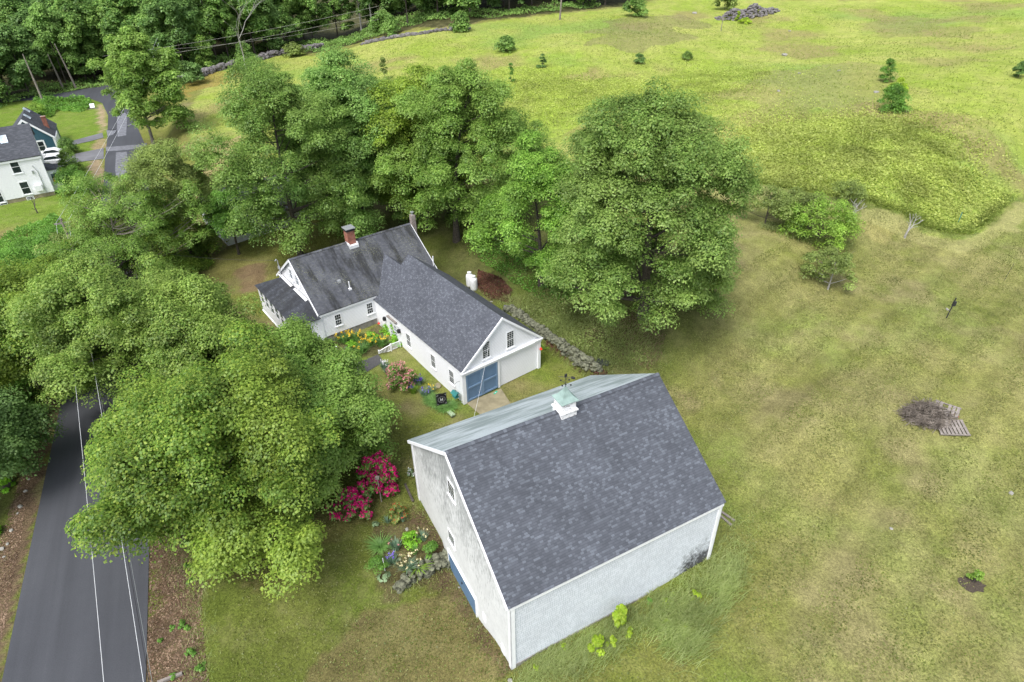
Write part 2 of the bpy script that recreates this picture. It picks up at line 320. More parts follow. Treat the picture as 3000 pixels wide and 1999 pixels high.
# ------------------------------------------------------------------ mesh helpers
class MB:
    def __init__(s): s.v = []; s.f = []; s.uv = {}
    def quad(s, pts, uv=None):
        i = len(s.v); s.v += [tuple(p) for p in pts]; s.f.append(tuple(range(i, i+len(pts))))
        if uv: s.uv[len(s.f)-1] = uv
        return s
    def box(s, x0, x1, y0, y1, z0, z1, M=None):
        c = [(x, y, z) for z in (z0, z1) for y in (y0, y1) for x in (x0, x1)]
        if M is not None: c = [tuple(M @ Vector(p)) for p in c]
        i = len(s.v); s.v += c
        for q in ((0, 2, 3, 1), (4, 5, 7, 6), (0, 1, 5, 4), (2, 6, 7, 3), (0, 4, 6, 2), (1, 3, 7, 5)): s.f.append(tuple(i+k for k in q))
        return s
    def prism(s, poly, z0, z1, M=None):
        n = len(poly); c = [(x, y, z0) for x, y in poly]+[(x, y, z1) for x, y in poly]
        if M is not None: c = [tuple(M @ Vector(p)) for p in c]
        i = len(s.v); s.v += c
        s.f.append(tuple(i+k for k in range(n))[::-1]); s.f.append(tuple(i+n+k for k in range(n)))
        for k in range(n): s.f.append((i+k, i+(k+1) % n, i+n+(k+1) % n, i+n+k))
        return s
    def tube(s, pts, rad_, seg=6, cap=True):
        pts = [Vector(p) for p in pts]; n = len(pts)
        if not hasattr(rad_, '__len__'): rad_ = [rad_]*n
        i0 = len(s.v)
        for k in range(n):
            d = (pts[min(k+1, n-1)]-pts[max(k-1, 0)]); d = d.normalized() if d.length > 1e-6 else Vector((0, 0, 1))
            a = d.orthogonal().normalized() if abs(d.z) < .99 else Vector((1, 0, 0)); 
            if abs(d.z) < .99: a = d.cross(Vector((0, 0, 1))).normalized()
            b = d.cross(a)
            for j in range(seg):
                t = 2*math.pi*j/seg; s.v.append(tuple(pts[k]+(a*math.cos(t)+b*math.sin(t))*rad_[k]))
        for k in range(n-1):
            for j in range(seg):
                a_, b_ = i0+k*seg+j, i0+k*seg+(j+1) % seg; s.f.append((a_, b_, b_+seg, a_+seg))
        if cap: s.f.append(tuple(i0+j for j in range(seg))[::-1]); s.f.append(tuple(i0+(n-1)*seg+j for j in range(seg)))
        return s
    def lathe(s, prof, seg=16, M=None):
        i0 = len(s.v)
        for r, z in prof:
            for j in range(seg):
                t = 2*math.pi*j/seg; p = Vector((r*math.cos(t), r*math.sin(t), z)); s.v.append(tuple(M @ p if M is not None else p))
        for k in range(len(prof)-1):
            for j in range(seg):
                a_, b_ = i0+k*seg+j, i0+k*seg+(j+1) % seg; s.f.append((a_, b_, b_+seg, a_+seg))
        s.f.append(tuple(i0+j for j in range(seg))[::-1]); s.f.append(tuple(i0+(len(prof)-1)*seg+j for j in range(seg)))
        return s
    def rock(s, c, r, rnd, sq=(1, 1, .7), sub=1):
        t = (1+5**.5)/2
        V = [Vector(p).normalized() for p in ((-1, t, 0), (1, t, 0), (-1, -t, 0), (1, -t, 0), (0, -1, t), (0, 1, t), (0, -1, -t), (0, 1, -t), (t, 0, -1), (t, 0, 1), (-t, 0, -1), (-t, 0, 1))]
        Fc = [(0, 11, 5), (0, 5, 1), (0, 1, 7), (0, 7, 10), (0, 10, 11), (1, 5, 9), (5, 11, 4), (11, 10, 2), (10, 7, 6), (7, 1, 8), (3, 9, 4), (3, 4, 2), (3, 2, 6), (3, 6, 8), (3, 8, 9), (4, 9, 5), (2, 4, 11), (6, 2, 10), (8, 6, 7), (9, 8, 1)]
        rot = Matrix.Rotation(rnd.random()*6.28, 3, 'Z') @ Matrix.Rotation(rnd.uniform(-.4, .4), 3, 'X')
        if sub:
            mid = {}; F2 = []
            def md(a, b):
                k = (min(a, b), max(a, b))
                if k not in mid: V.append(((V[a]+V[b])/2).normalized()); mid[k] = len(V)-1
                return mid[k]
            for a, b, c_ in Fc:
                x, y, z = md(a, b), md(b, c_), md(c_, a); F2 += [(a, x, z), (b, y, x), (c_, z, y), (x, y, z)]
            Fc = F2
        i0 = len(s.v)
        for p in V:
            q = p*(r*rnd.uniform(.72, 1.15)); q = Vector((max(-.8*r, min(.8*r, q.x))*sq[0], q.y*sq[1], max(-.75*r, min(.75*r, q.z))*sq[2])); q = rot @ q
            s.v.append(tuple(q+Vector(c)))
        for f in Fc: s.f.append(tuple(i0+k for k in f))
        return s
    def build(s, name, mat, parent=None, smooth=False):
        me = bpy.data.meshes.new(name); me.from_pydata(s.v, [], s.f)
        if s.uv:
            ul = me.uv_layers.new(name='UVMap'); li = 0
            for k, f in enumerate(s.f):
                u = s.uv.get(k)
                for j in range(len(f)):
                    if u: ul.data[li].uv = u[j]
                    li += 1
        if mat: me.materials.append(mat)
        if smooth: me.polygons.foreach_set('use_smooth', [True]*len(me.polygons))
        me.update(); o = bpy.data.objects.new(name, me); COL.objects.link(o)
        if parent: o.parent = parent
        return o
def tag(o, label=None, cat=None, group=None, kind=None):
    if label: o['label'] = label
    if cat: o['category'] = cat
    if group: o['group'] = group
    if kind: o['kind'] = kind
    return o
def empty(name, loc, label, cat, rz=0, group=None):
    o = bpy.data.objects.new(name, None); COL.objects.link(o); o.location = loc; o.rotation_euler = (0, 0, rz)
    o.empty_display_size = .2; return tag(o, label, cat, group)
def copy_tree(o, parent=None):
    c = o.copy(); COL.objects.link(c)
    if parent: c.parent = parent
    for ch in list(o.children): copy_tree(ch, c)
    return c
def npmesh(name, V, Fc, mat, parent=None):
    """V (n,3), Fc (m,k) arrays -> object"""
    me = bpy.data.meshes.new(name); n, (m, k) = len(V), Fc.shape
    me.vertices.add(n); me.vertices.foreach_set('co', np.ascontiguousarray(V, np.float32).ravel())
    me.loops.add(m*k); me.loops.foreach_set('vertex_index', np.ascontiguousarray(Fc, np.int32).ravel())
    me.polygons.add(m); me.polygons.foreach_set('loop_start', np.arange(0, m*k, k, dtype=np.int32))
    try: me.polygons.foreach_set('loop_total', np.full(m, k, np.int32))
    except Exception: pass
    me.update(calc_edges=True)
    if mat: me.materials.append(mat)
    o = bpy.data.objects.new(name, me); COL.objects.link(o)
    if parent: o.parent = parent
    return o
def norm(a): return a/np.maximum(np.linalg.norm(a, axis=1, keepdims=True), 1e-9)
def leafquads(P, N, size, rng, asp=.75, var=.5, fold=.15):
    n = len(P); t = norm(np.cross(N, rng.normal(size=(n, 3)))); b = np.cross(N, t)
    L = (size*(1+var*rng.uniform(-1, 1, n)))[:, None]; W = L*asp
    V = np.stack([P-t*L*.5-N*L*fold, P+b*W*.5+t*L*.06, P+t*L*.5-N*L*fold, P-b*W*.5+t*L*.06], 1).reshape(-1, 3)
    return V, np.arange(4*n).reshape(n, 4)
def clusters(C, Rr, per, rng, flat=.7, up=.55):
    """leaf positions and normals on the upper shells of leaf clumps centred at C"""
    n = len(C); idx = np.repeat(np.arange(n), per); m = len(idx)
    d = norm(rng.normal(size=(m, 3))); d[:, 2] = np.where(d[:, 2] < -.25, -d[:, 2], d[:, 2])
    r = Rr[idx]*rng.uniform(.55, 1.05, m)
    P = C[idx]+d*r[:, None]*np.array([1, 1, flat]); P[:, 2] -= .12*(np.linalg.norm(d[:, :2], axis=1)**3)*r
    N = norm(d*.85+np.array([0, 0, up+.1])+rng.normal(size=(m, 3))*.27)
    return P, N
def crown_pts(rx, ry, z0, z1, n, seed, shape='round', lump=.2, inner=.45):
    """leaf-clump centres: a crown made of uneven leafy lobes of different height and reach"""
    rng = np.random.default_rng(seed)
    def env(h):
        h = np.clip(h, 0, 1)
        if shape == 'round': return np.sin(np.pi*np.clip(h*.90+.08, 0, 1)**.85)**.62
        if shape == 'tall': return np.sin(np.pi*np.clip(h*.88+.10, 0, 1)**.70)**.75
        if shape == 'cone': return (1-h)**.85*.95+.06
        if shape == 'vase': return (.35+.75*h)*np.sqrt(np.clip(1-h**5, 0, 1))
        return np.sqrt(np.clip(1-h**2, 0, 1))
    if n < 60 or min(rx, ry) < 1.6:
        h = rng.uniform(0, 1, n)**.9; a = rng.uniform(0, 2*np.pi, n); q = inner+(1-inner)*rng.uniform(0, 1, n)**.55; q = np.where(h > .8, rng.uniform(.1, 1, n)**.5, q)
        e = env(h)*(1+lump*np.sin(3*a+seed+4*h)); return np.stack([rx*e*q*np.cos(a), ry*e*q*np.sin(a), z0+(z1-z0)*h], 1), rng
    K = int(np.clip(n/11, 8, 38)); H = z1-z0; g = (np.arange(K)+rng.uniform(.1, .9, K))/K
    h = .06+.84*g**.85; a = np.arange(K)*2.39996+rng.normal(size=K)*.35; e = env(h)*(1+lump*1.3*rng.normal(size=K).clip(-1.4, 1.4))
    top = h > .80; q = np.where(top, rng.uniform(.1, .5, K), rng.uniform(.52, .80, K))
    Lc = np.stack([rx*e*q*np.cos(a), ry*e*q*np.sin(a), z0+H*h*rng.uniform(.94, 1.04, K)], 1); Lr = np.clip(rx*(.24+.16*rng.uniform(0, 1, K)), .7, 9)
    idx = rng.choice(K, n, p=Lr**2/np.sum(Lr**2)); d = norm(rng.normal(size=(n, 3))+np.array([0, 0, .25])); out = Lc[idx]*np.array([1, 1, 0]); out = norm(out+1e-6); d = norm(d+out*.45)
    C = Lc[idx]+d*(Lr[idx]*rng.uniform(.45, 1.0, n))[:, None]*np.array([1, 1, 1.12]); C[:, 2] = np.clip(C[:, 2], z0*.8, z1+.06*H)
    return C, rng
def limbs(mb, C, top, r0, rng, n=22, lean=(0, 0), seg=5, fork=.3, twigs=0):
    """tapered trunk from the origin and limbs running out to leaf clumps"""
    z1 = top*.8; tr = []
    for k in range(9):
        f = k/8; tr.append(Vector((lean[0]*f*f+.12*r0*6*math.sin(3*f+r0*9)*f, lean[1]*f*f+.1*r0*6*math.cos(4*f)*f, -.35+(z1+.35)*f)))
    rr = [r0*(1.35 if k == 0 else 1-.85*(k/8)**.9) for k in range(9)]
    mb.tube(tr, rr, 8)
    ids = rng.choice(len(C), min(n, len(C)), replace=False)
    for i in ids:
        c = Vector(C[i]); f = min(.95, max(fork, (c.z-.35*math.hypot(c.x, c.y))/z1)); k = min(7, int(f*8)); s_ = tr[k].lerp(tr[k+1], f*8-k) if f*8-k <= 1 else tr[k+1]
        m = s_.lerp(c, .5)+Vector((0, 0, -.06*(c-s_).length)); rb = r0*(.42*(1-.75*f))
        mb.tube([s_, s_.lerp(m, .6), m.lerp(c, .35), c], [rb, rb*.75, rb*.5, rb*.12], seg, False)
        for j in range(twigs):
            e = m.lerp(c, rng.uniform(0, .9)); g = e+Vector((rng.uniform(-1, 1), rng.uniform(-1, 1), rng.uniform(.0, 1.1)))*rng.uniform(.5, 1.4)
            mb.tube([e, e.lerp(g, .5)+Vector((0, 0, .1)), g], [rb*.25, rb*.18, rb*.05], 3, False)
def tree(name, P, h, rx, ry, mat, label, cat='tree', ncl=200, rcl=1.0, per=200, leaf=.24, seed=1, z0=.22, shape='round',
         lump=.18, r0=.3, off=(0, 0), nl=22, bark='bark', inner=.45, group=None, rz=0, twigs=0, gaps=0., flat=.7, lean=None, fork=.3):
    if leaf >= .2 and leaf < .3: leaf *= .60; per = int(per*2.2)
    root = empty(name, P, label, cat, rz, group)
    C, rng = crown_pts(rx, ry, h*z0, h-rcl*.6, ncl, seed, shape, lump, inner)
    if gaps:
        g = np.sin(C[:, 0]*1.1+seed)*np.sin(C[:, 1]*1.0+2*seed)*np.sin(C[:, 2]*.9+seed*3); C = C[g < 1-gaps]
    C[:, 0] += off[0]; C[:, 1] += off[1]
    Rr = rcl*rng.uniform(.55, 1.3, len(C)); Pn, N = clusters(C, Rr, per, rng, flat)
    V, Fc = leafquads(Pn, N, leaf, rng); npmesh('crown', V, Fc, mat, root)
    mb = MB(); limbs(mb, C, h, r0, rng, nl, off if lean is None else lean, twigs=twigs, fork=fork); mb.build('trunk', MT[bark], root)
    return root
def px_tree(name, base, top, wpx, mat, label, cat='tree', cx=None, **k):
    """tree standing at the ground seen at base, its top at row `top`, crown wpx wide (pixels of the photograph)"""
    P = at(*base); d = proj(P)[2]; h = (height_for(P, top)-P[2])*k.pop('hk', .97); w = wpx/2*d*.96/F*k.pop('wk', 1.0)
    off = k.pop('off', (0, 0))
    if cx is not None: off = ((cx-proj((P[0], P[1], P[2]+h*.55))[0])*(d*.9)/F, off[1])
    return tree(name, P, h, w, k.pop('ry', w), mat, label, cat, off=off, **k)
def bare(mb, p, d, L, r, rng, depth):
    if depth < 0 or r < .004: return
    e = p+d*L; m = p.lerp(e, .5)+Vector((rng.uniform(-1, 1), rng.uniform(-1, 1), 0))*L*.06
    mb.tube([p, m, e], [r, r*.85, r*.65], 5 if depth > 2 else 3, False)
    for _ in range(2 if depth > 0 else 0):
        nd = (d+Vector((rng.uniform(-1, 1), rng.uniform(-1, 1), rng.uniform(-.35, .6)))*.75).normalized(); bare(mb, e, nd, L*rng.uniform(.6, .9), r*.62, rng, depth-1)
    if depth > 1:
        nd = (d+Vector((rng.uniform(-1, 1), rng.uniform(-1, 1), rng.uniform(-.3, .5)))*1.1).normalized(); bare(mb, m, nd, L*.6, r*.4, rng, depth-2)
def straps(P, n, L, W, rng, spread=.35, droop=.6, base=.12):
    """long arching blades rooted round P: arrays of verts, quads"""
    k = 4; a = rng.uniform(0, 2*np.pi, n); sp = spread*rng.uniform(.2, 1.4, n); LL = L*rng.uniform(.6, 1.15, n)
    P = np.asarray(P, float); P = np.repeat(P[None], n, 0) if P.ndim == 1 else P
    o = P+np.stack([np.cos(a), np.sin(a), np.zeros(n)], 1)*base*rng.uniform(0, 1, (n, 1))
    side = np.stack([-np.sin(a), np.cos(a), np.zeros(n)], 1); rings = []
    for j in range(k):
        t = j/(k-1); out = sp*LL*(t+droop*t*t*1.5); up = LL*(t-droop*.55*t**2.4)
        c = o+np.stack([np.cos(a)*out, np.sin(a)*out, up], 1); w = W*(1-t**1.8*.95); rings += [c-side*w*.5, c+side*w*.5]
    V = np.stack(rings, 1).reshape(-1, 3); b = (np.arange(n)*2*k)[:, None]
    Fc = np.concatenate([b+np.array([[2*j, 2*j+1, 2*j+3, 2*j+2]]) for j in range(k-1)], 0); return V, Fc
def join(parts):
    V = []; Fc = []; n = 0
    for v, f in parts: V.append(v); Fc.append(f+n); n += len(v)
    return np.concatenate(V), np.concatenate(Fc)
def in_poly(x, y, poly):
    r = np.zeros(x.shape, bool); n = len(poly)
    for i in range(n):
        x0, y0 = poly[i][:2]; x1, y1 = poly[(i+1) % n][:2]
        if y0 == y1: continue
        c = ((y0 > y) != (y1 > y)) & (x < (x1-x0)*(y-y0)/(y1-y0)+x0); r ^= c
    return r
def soft_poly(x, y, poly, wob=.5, seed=3, sc=1.2):
    return in_poly(x+(vnoise(x, y, sc, seed)-.5)*2*wob, y+(vnoise(x, y, sc, seed+5)-.5)*2*wob, poly).astype(float)
def W(pts): return [tuple(at(*p)) for p in pts]
def scatter(poly, n, rng):
    A = np.array([p[:2] for p in poly]); lo, hi = A.min(0), A.max(0); out = np.zeros((0, 2))
    while len(out) < n:
        q = rng.uniform(lo, hi, (n*2, 2)); q = q[in_poly(q[:, 0], q[:, 1], poly)]; out = np.concatenate([out, q])
        if len(q) == 0: break
    out = out[:n]; return np.column_stack([out, hz(out[:, 0], out[:, 1])])
# ------------------------------------------------------------------ ground
def rq(r, q): return (r*RN[0]+q*RD[0], r*RN[1]+q*RD[1])
def axis_lines(segs): return np.concatenate([np.arange(a, b, s) for a, b, s in segs])
gx = axis_lines([(-420, -100, 8), (-100, -84, 1.6), (-84, -34, .5), (-34, 26, .34), (26, 62, .5), (62, 130, 1.5), (130, 460, 10)])
gy = axis_lines([(-10, 8, 3), (8, 62, .34), (62, 112, .5), (112, 180, 1.0), (180, 250, 2.5), (250, 700, 15)])
X, Y = np.meshgrid(gx, gy); Z = hz(X, Y)
PX = {}
PX['field_edge'] = [(545, 330), (640, 205), (760, 160), (1100, 120), (1300, 85), (1500, 55), (1760, 30), (1900, 2), (3080, -20), (3080, 520), (2838, 682), (2640, 622), (2450, 575), (2180, 530), (2000, 470), (1500, 480), (900, 520), (640, 600), (560, 420)]
PX['fern'] = [(2080, 420), (2280, 360), (2600, 350), (2780, 400), (2860, 500), (2870, 600), (2830, 655), (2640, 608), (2450, 565), (2160, 518)]
PX['fern_upper'] = [(1350, 240), (1500, 200), (1650, 215), (1850, 240), (2100, 190), (2300, 200), (2200, 260), (2060, 330), (1900, 300), (1500, 400), (1250, 430), (1220, 330)]
PX['brown1'] = [(1780, 60), (1950, 40), (2050, 60), (2020, 120), (1850, 150), (1700, 150)]
PX['brown2'] = [(2250, 220), (2450, 180), (2600, 200), (2560, 330), (2300, 360), (2120, 340), (2100, 270)]
PX['brown3'] = [(2560, 60), (2750, 50), (2900, 90), (2800, 110), (2620, 110)]
PX['orange'] = [(520, 262), (640, 205), (700, 215), (600, 262), (530, 285)]
PX['track'] = [(590, 480), (640, 420), (680, 395), (690, 420), (650, 490), (640, 560), (700, 600), (600, 610), (570, 540)]
PX['litter_r'] = [(432, 1990), (428, 1640), (440, 1500), (560, 1560), (600, 1660), (590, 1800), (620, 2060), (430, 2060)]
PX['verge_l'] = [(-60, 2100), (5, 1999), (85, 1590), (130, 1380), (180, 1180), (230, 960), (190, 960), (130, 1180), (90, 1280), (40, 1480), (-10, 1640), (-60, 1800)]
PX['mulch'] = [(1400, 790), (1470, 815), (1500, 850), (1490, 890), (1440, 880), (1395, 840)]
PX['mulch2'] = [(1560, 960), (1620, 985), (1700, 1060), (1780, 1090), (1770, 1110), (1690, 1085), (1600, 1010)]
PX['hill_leaf'] = [(1740, 930), (1960, 900), (1940, 1040), (1900, 1085), (1780, 1040), (1700, 990)]
PX['bed'] = [(1085, 1560), (1240, 1480), (1330, 1640), (1300, 1740), (1120, 1740), (1080, 1660)]
PX['bed2'] = [(960, 1010), (1110, 950), (1130, 985), (1120, 1035), (1020, 1060)]
PX['brownlawn'] = [(1150, 1780), (1400, 1700), (1500, 1990), (900, 2030), (1000, 1900)]
PX['drip'] = [(1215, 1480), (1330, 1650), (1500, 1960), (1470, 1985), (1300, 1720), (1200, 1520)]
PX['shade_bare'] = [(600, 1680), (1000, 1480), (1080, 1530), (900, 1700), (760, 1760)]
PX['dirt_house'] = [(690, 800), (780, 760), (790, 830), (720, 850)]
PX['neigh_verge'] = [(283, 300), (300, 305), (316, 335), (314, 378), (298, 392), (285, 360), (288, 320)]
PX['neigh_verge2'] = [(275, 412), (312, 402), (310, 432), (290, 440), (262, 452), (268, 425)]
PX['neigh_verge3'] = [(262, 470), (305, 466), (304, 560), (285, 600), (270, 560)]
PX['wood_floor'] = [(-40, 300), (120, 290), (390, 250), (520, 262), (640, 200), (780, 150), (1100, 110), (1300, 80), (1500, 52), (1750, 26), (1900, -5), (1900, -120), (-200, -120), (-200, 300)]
PX['rim_shade'] = [(2160, 522), (2450, 577), (2640, 624), (2838, 684), (2900, 636), (2960, 575), (2975, 582), (2905, 648), (2840, 700), (2640, 636), (2450, 588), (2160, 534)]  # shadow line along the tall grass edge, painted into the ground colour
PX['mown'] = [(2180, 545), (2450, 592), (2640, 642), (2838, 704), (2920, 655), (2990, 590), (3060, 600), (2900, 720), (2820, 740), (2620, 690), (2440, 632), (2180, 580)]
PX['pale1'] = [(2480, 640), (2640, 650), (2680, 680), (2600, 705), (2520, 700)]
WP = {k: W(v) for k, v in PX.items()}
def lerp3(a, b, f): return a*(1-f[..., None])+b*f[..., None]
def C3(*c): return np.array(c)[None, None, :]
n1 = fbm(X, Y, 9, 1); n2 = fbm(X, Y, 2.6, 2); n3 = fbm(X, Y, 22, 3); n4 = fbm(X, Y, 1.1, 4, 3)
lawn = lerp3(C3(.160, .205, .030), C3(.290, .275, .085), np.clip((n2*.45+n1*.75-.35)*2.0, 0, 1))
lawn = lerp3(lawn, C3(.185, .265, .040), np.clip((fbm(X, Y, 7, 11)-.52)*4, 0, .75))
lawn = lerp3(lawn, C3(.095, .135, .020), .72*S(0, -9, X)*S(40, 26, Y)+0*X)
lawn = lerp3(lawn, C3(.29, .235, .125), np.clip((fbm(X, Y, 5, 21)-.55)*4, 0, .7))
# mowing lines in the right-hand lawn
pa, pb = at(2150, 1350), at(2850, 720); dd_ = (pb-pa).normalized(); ang = -X*dd_.y+Y*dd_.x
tr_ = (np.sin(ang*2.2+n2*4)*.09+np.sin(ang*.75+n1*9+Y*.05+1)*.08+np.sin(ang*5.5+n2*2+n1*6)*.08)*S(9, 16, X); lawn = lawn*(1+tr_)[..., None]; lawn = lerp3(lawn, C3(.36, .345, .14), np.clip(.75*S(8, 18, X)+0*X, 0, 1)*n2)
field = lerp3(C3(.30, .40, .055), C3(.43, .46, .12), np.clip((n1*.7+n2*.5-.40)*2.4, 0, 1))
field = lerp3(field, C3(.24, .37, .075), np.clip((n3-.50)*4, 0, .8))
field = lerp3(field, C3(.33, .27, .12), np.clip((fbm(X, Y, 14, 8)-.56)*5, 0, .7))
c = lawn; sp = lambda k, w=.5, s=3, sc=1.2: soft_poly(X, Y, WP[k], w, s, sc)
c = lerp3(c, field, sp('field_edge', .25, 3, 3))
for k, cc, w, a, sc in (('fern', (.36, .45, .09), 7, .6, 9), ('fern_upper', (.34, .46, .06), 5, .65, 6), ('brown1', (.24, .22, .10), 5, .6, 6), ('brown2', (.31, .28, .115), 6, .55, 7), ('brown3', (.28, .24, .11), 6, .5, 7),
                    ('orange', (.35, .24, .06), 2, .6, 3), ('track', (.42, .32, .16), 2.5, .8, 4), ('litter_r', (.125, .082, .055), .8, .9, 1.5), ('verge_l', (.165, .112, .072), .25, .95, 1), ('mulch', (.075, .036, .026), .4, .95, .8),
                    ('mulch2', (.10, .055, .035), .4, .85, .8), ('hill_leaf', (.11, .075, .04), 2, .7, 2), ('bed', (.12, .09, .05), .7, .8, 1), ('bed2', (.10, .09, .045), .5, .8, 1), ('brownlawn', (.20, .155, .075), 2.2, .65, 2.5),
                    ('drip', (.13, .085, .055), .3, .7, 1), ('shade_bare', (.15, .12, .05), 2, .55, 3), ('dirt_house', (.27, .17, .11), 1, .7, 1.5), ('neigh_verge', (.44, .33, .22), .7, .9, 2), ('neigh_verge2', (.40, .30, .18), .7, .8, 2),
                    ('neigh_verge3', (.42, .31, .21), .7, .85, 2), ('wood_floor', (.07, .07, .03), 1.5, .95, 4), ('pale1', (.42, .38, .14), 1, .7, 1.5), ('mown', (.40, .39, .15), .7, .75, 2), ('rim_shade', (.16, .22, .05), .5, .7, 1)):
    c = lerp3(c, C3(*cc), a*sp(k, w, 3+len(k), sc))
T_ = X*.795+Y*.607; Q_ = -X*.607+Y*.795
c = lerp3(c, C3(.105, .125, .038), .85*S(27, 28, T_)*S(44, 38, T_+.0*Q_)*S(21, 25, Q_)*S(62, 54, Q_)*np.clip(.4+n2, 0, 1))     # rough bank behind the stone wall
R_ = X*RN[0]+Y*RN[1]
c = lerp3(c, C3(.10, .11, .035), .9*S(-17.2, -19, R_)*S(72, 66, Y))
c = lerp3(c, C3(.17, .27, .032), .9*S(-17.5, -18.5, R_)*S(70, 74, Y)*(1-sp('wood_floor', 1.5))*(1-np.maximum.reduce([sp('neigh_verge'), sp('neigh_verge2'), sp('neigh_verge3')])))
c = c*(.72+.26*(n4-.5))[..., None]
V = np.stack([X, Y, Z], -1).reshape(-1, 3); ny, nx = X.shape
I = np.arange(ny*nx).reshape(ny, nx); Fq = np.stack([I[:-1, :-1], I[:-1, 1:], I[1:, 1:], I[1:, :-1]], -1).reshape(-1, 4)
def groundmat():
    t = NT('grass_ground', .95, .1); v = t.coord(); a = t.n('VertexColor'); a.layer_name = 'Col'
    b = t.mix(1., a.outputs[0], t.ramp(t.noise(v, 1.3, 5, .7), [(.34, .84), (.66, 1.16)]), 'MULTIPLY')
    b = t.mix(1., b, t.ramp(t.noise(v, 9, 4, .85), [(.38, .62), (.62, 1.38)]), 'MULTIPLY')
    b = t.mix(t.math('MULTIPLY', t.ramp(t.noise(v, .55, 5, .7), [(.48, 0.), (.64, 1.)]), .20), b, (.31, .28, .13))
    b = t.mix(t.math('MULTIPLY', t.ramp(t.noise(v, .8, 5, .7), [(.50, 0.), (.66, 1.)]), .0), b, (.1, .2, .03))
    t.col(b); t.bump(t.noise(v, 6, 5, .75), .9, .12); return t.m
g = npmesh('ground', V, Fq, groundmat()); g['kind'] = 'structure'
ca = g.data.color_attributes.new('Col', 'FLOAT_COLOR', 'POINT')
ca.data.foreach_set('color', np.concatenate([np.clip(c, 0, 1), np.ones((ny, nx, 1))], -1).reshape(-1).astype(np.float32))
g.data.polygons.foreach_set('use_smooth', [True]*len(g.data.polygons))
del V, Fq, c, lawn, field
# ------------------------------------------------------------------ road and paved strips
def ribbon(name, L, Rr, mat, lift=.03, n=6, z=None, kind='structure', sub=1.5):
    """paved sheet between two edges (world points), draped on the ground"""
    V = []; Fc = []; k = 0
    for i in range(len(L)-1):
        a0, a1, b0, b1 = (np.array(p[:2], float) for p in (L[i], L[i+1], Rr[i], Rr[i+1])); m = max(1, int(np.linalg.norm(a1-a0)/sub))
        for j in range(m+(i == len(L)-2)):
            f = j/m; a = a0+(a1-a0)*f; b = b0+(b1-b0)*f; xy = np.stack([a+(b-a)*t/n for t in range(n+1)])
            zz = hz(xy[:, 0], xy[:, 1])+lift if z is None else np.full(n+1, z); V.append(np.column_stack([xy, zz]))
    V = np.concatenate(V); rows = len(V)//(n+1); I = np.arange(len(V)).reshape(rows, n+1)
    Fq = np.stack([I[:-1, :-1], I[:-1, 1:], I[1:, 1:], I[1:, :-1]], -1).reshape(-1, 4); o = npmesh(name, V, Fq, mat)
    if kind: o['kind'] = kind
    return o
RZ = -.8
def rp(p): q = atz(p[0], p[1], RZ); return (q.x, q.y)
Lr = [rq(-16.15, -10), rq(-16.15, 24), rq(-16.2, 50), rq(-16.2, 75)]+[rp(p) for p in ((304, 536), (308, 464), (315, 402), (317, 340), (300, 303), (262, 289), (180, 287), (60, 297), (-80, 310))]
Rl = [rq(-9.8, -10), rq(-9.75, 24), rq(-9.8, 50), rq(-10.2, 75)]+[rp(p) for p in ((434, 470), (432, 440), (405, 379), (388, 312), (366, 252), (310, 250), (174, 274), (60, 284), (-80, 290))]
ribbon('road', Lr, Rl, MT['asphalt'], .04, 8)
mbp = MB()
rnd = random.Random(5)
def drape(pts, name, mat, lift, kind='structure'):
    """flat irregular patch lying on the ground: fan from its middle"""
    P = [Vector(p) for p in pts]; c_ = sum(P, Vector())/len(P); V = [c_]; Fc = []
    ring = []
    for i in range(len(P)):
        a, b = P[i], P[(i+1) % len(P)]; m = max(1, int((b-a).length/.4)); ring += [a.lerp(b, k/m) for k in range(m)]
    L = 6; n = len(ring); V = []
    for k in range(L+1): V += [c_.lerp(p, k/L) for p in ring]
    V = np.array([tuple(v) for v in V]); V[:, 2] = hz(V[:, 0], V[:, 1])+lift
    I = np.arange(len(V)).reshape(L+1, n); J = np.roll(I, -1, 1)
    o = npmesh(name, V, np.stack([I[:-1], J[:-1], J[1:], I[1:]], -1).reshape(-1, 4), mat); o['kind'] = kind; return o
drape([rp(p) for p in ()] or [(*rp(p), 0) for p in ((344, 340), (350, 330), (362, 328), (374, 338), (372, 360), (370, 398), (345, 402), (343, 375))], 'road_patch', MT['patch'], .055)
drape([(*rp(p), 0) for p in ((312, 382), (330, 384), (392, 362), (393, 366), (345, 378), (335, 395), (315, 400))], 'road_patch', MT['patch'], .052)
drape([(*rp(p), 0) for p in ((310, 432), (345, 430), (412, 424), (430, 420), (432, 428), (380, 440), (312, 445))], 'road_patch', MT['patch'], .054)
drape([(*rp(p), 0) for p in ((340, 448), (372, 446), (376, 480), (366, 520), (345, 540), (338, 500))], 'road_patch', MT['patch'], .056)
drape([(*rp(p), 0) for p in ((196, 418), (300, 390), (304, 404), (268, 414), (205, 428))], 'driveway', MT['oldasphalt'], .05)
drape([(*rp(p), 0) for p in ((120, 470), (218, 452), (304, 435), (304, 466), (232, 476), (140, 500))], 'driveway', MT['oldasphalt'], .05)
drape(W([(1030, 1068), (1070, 1055), (1108, 1040), (1118, 1052), (1122, 1062), (1085, 1085), (1034, 1116), (1000, 1120), (980, 1100)]), 'path', MT['path'], .035)
drape(W([(1366, 1182), (1468, 1140), (1500, 1190), (1495, 1300), (1405, 1215)]), 'concrete_apron', MT['concrete'], .05)

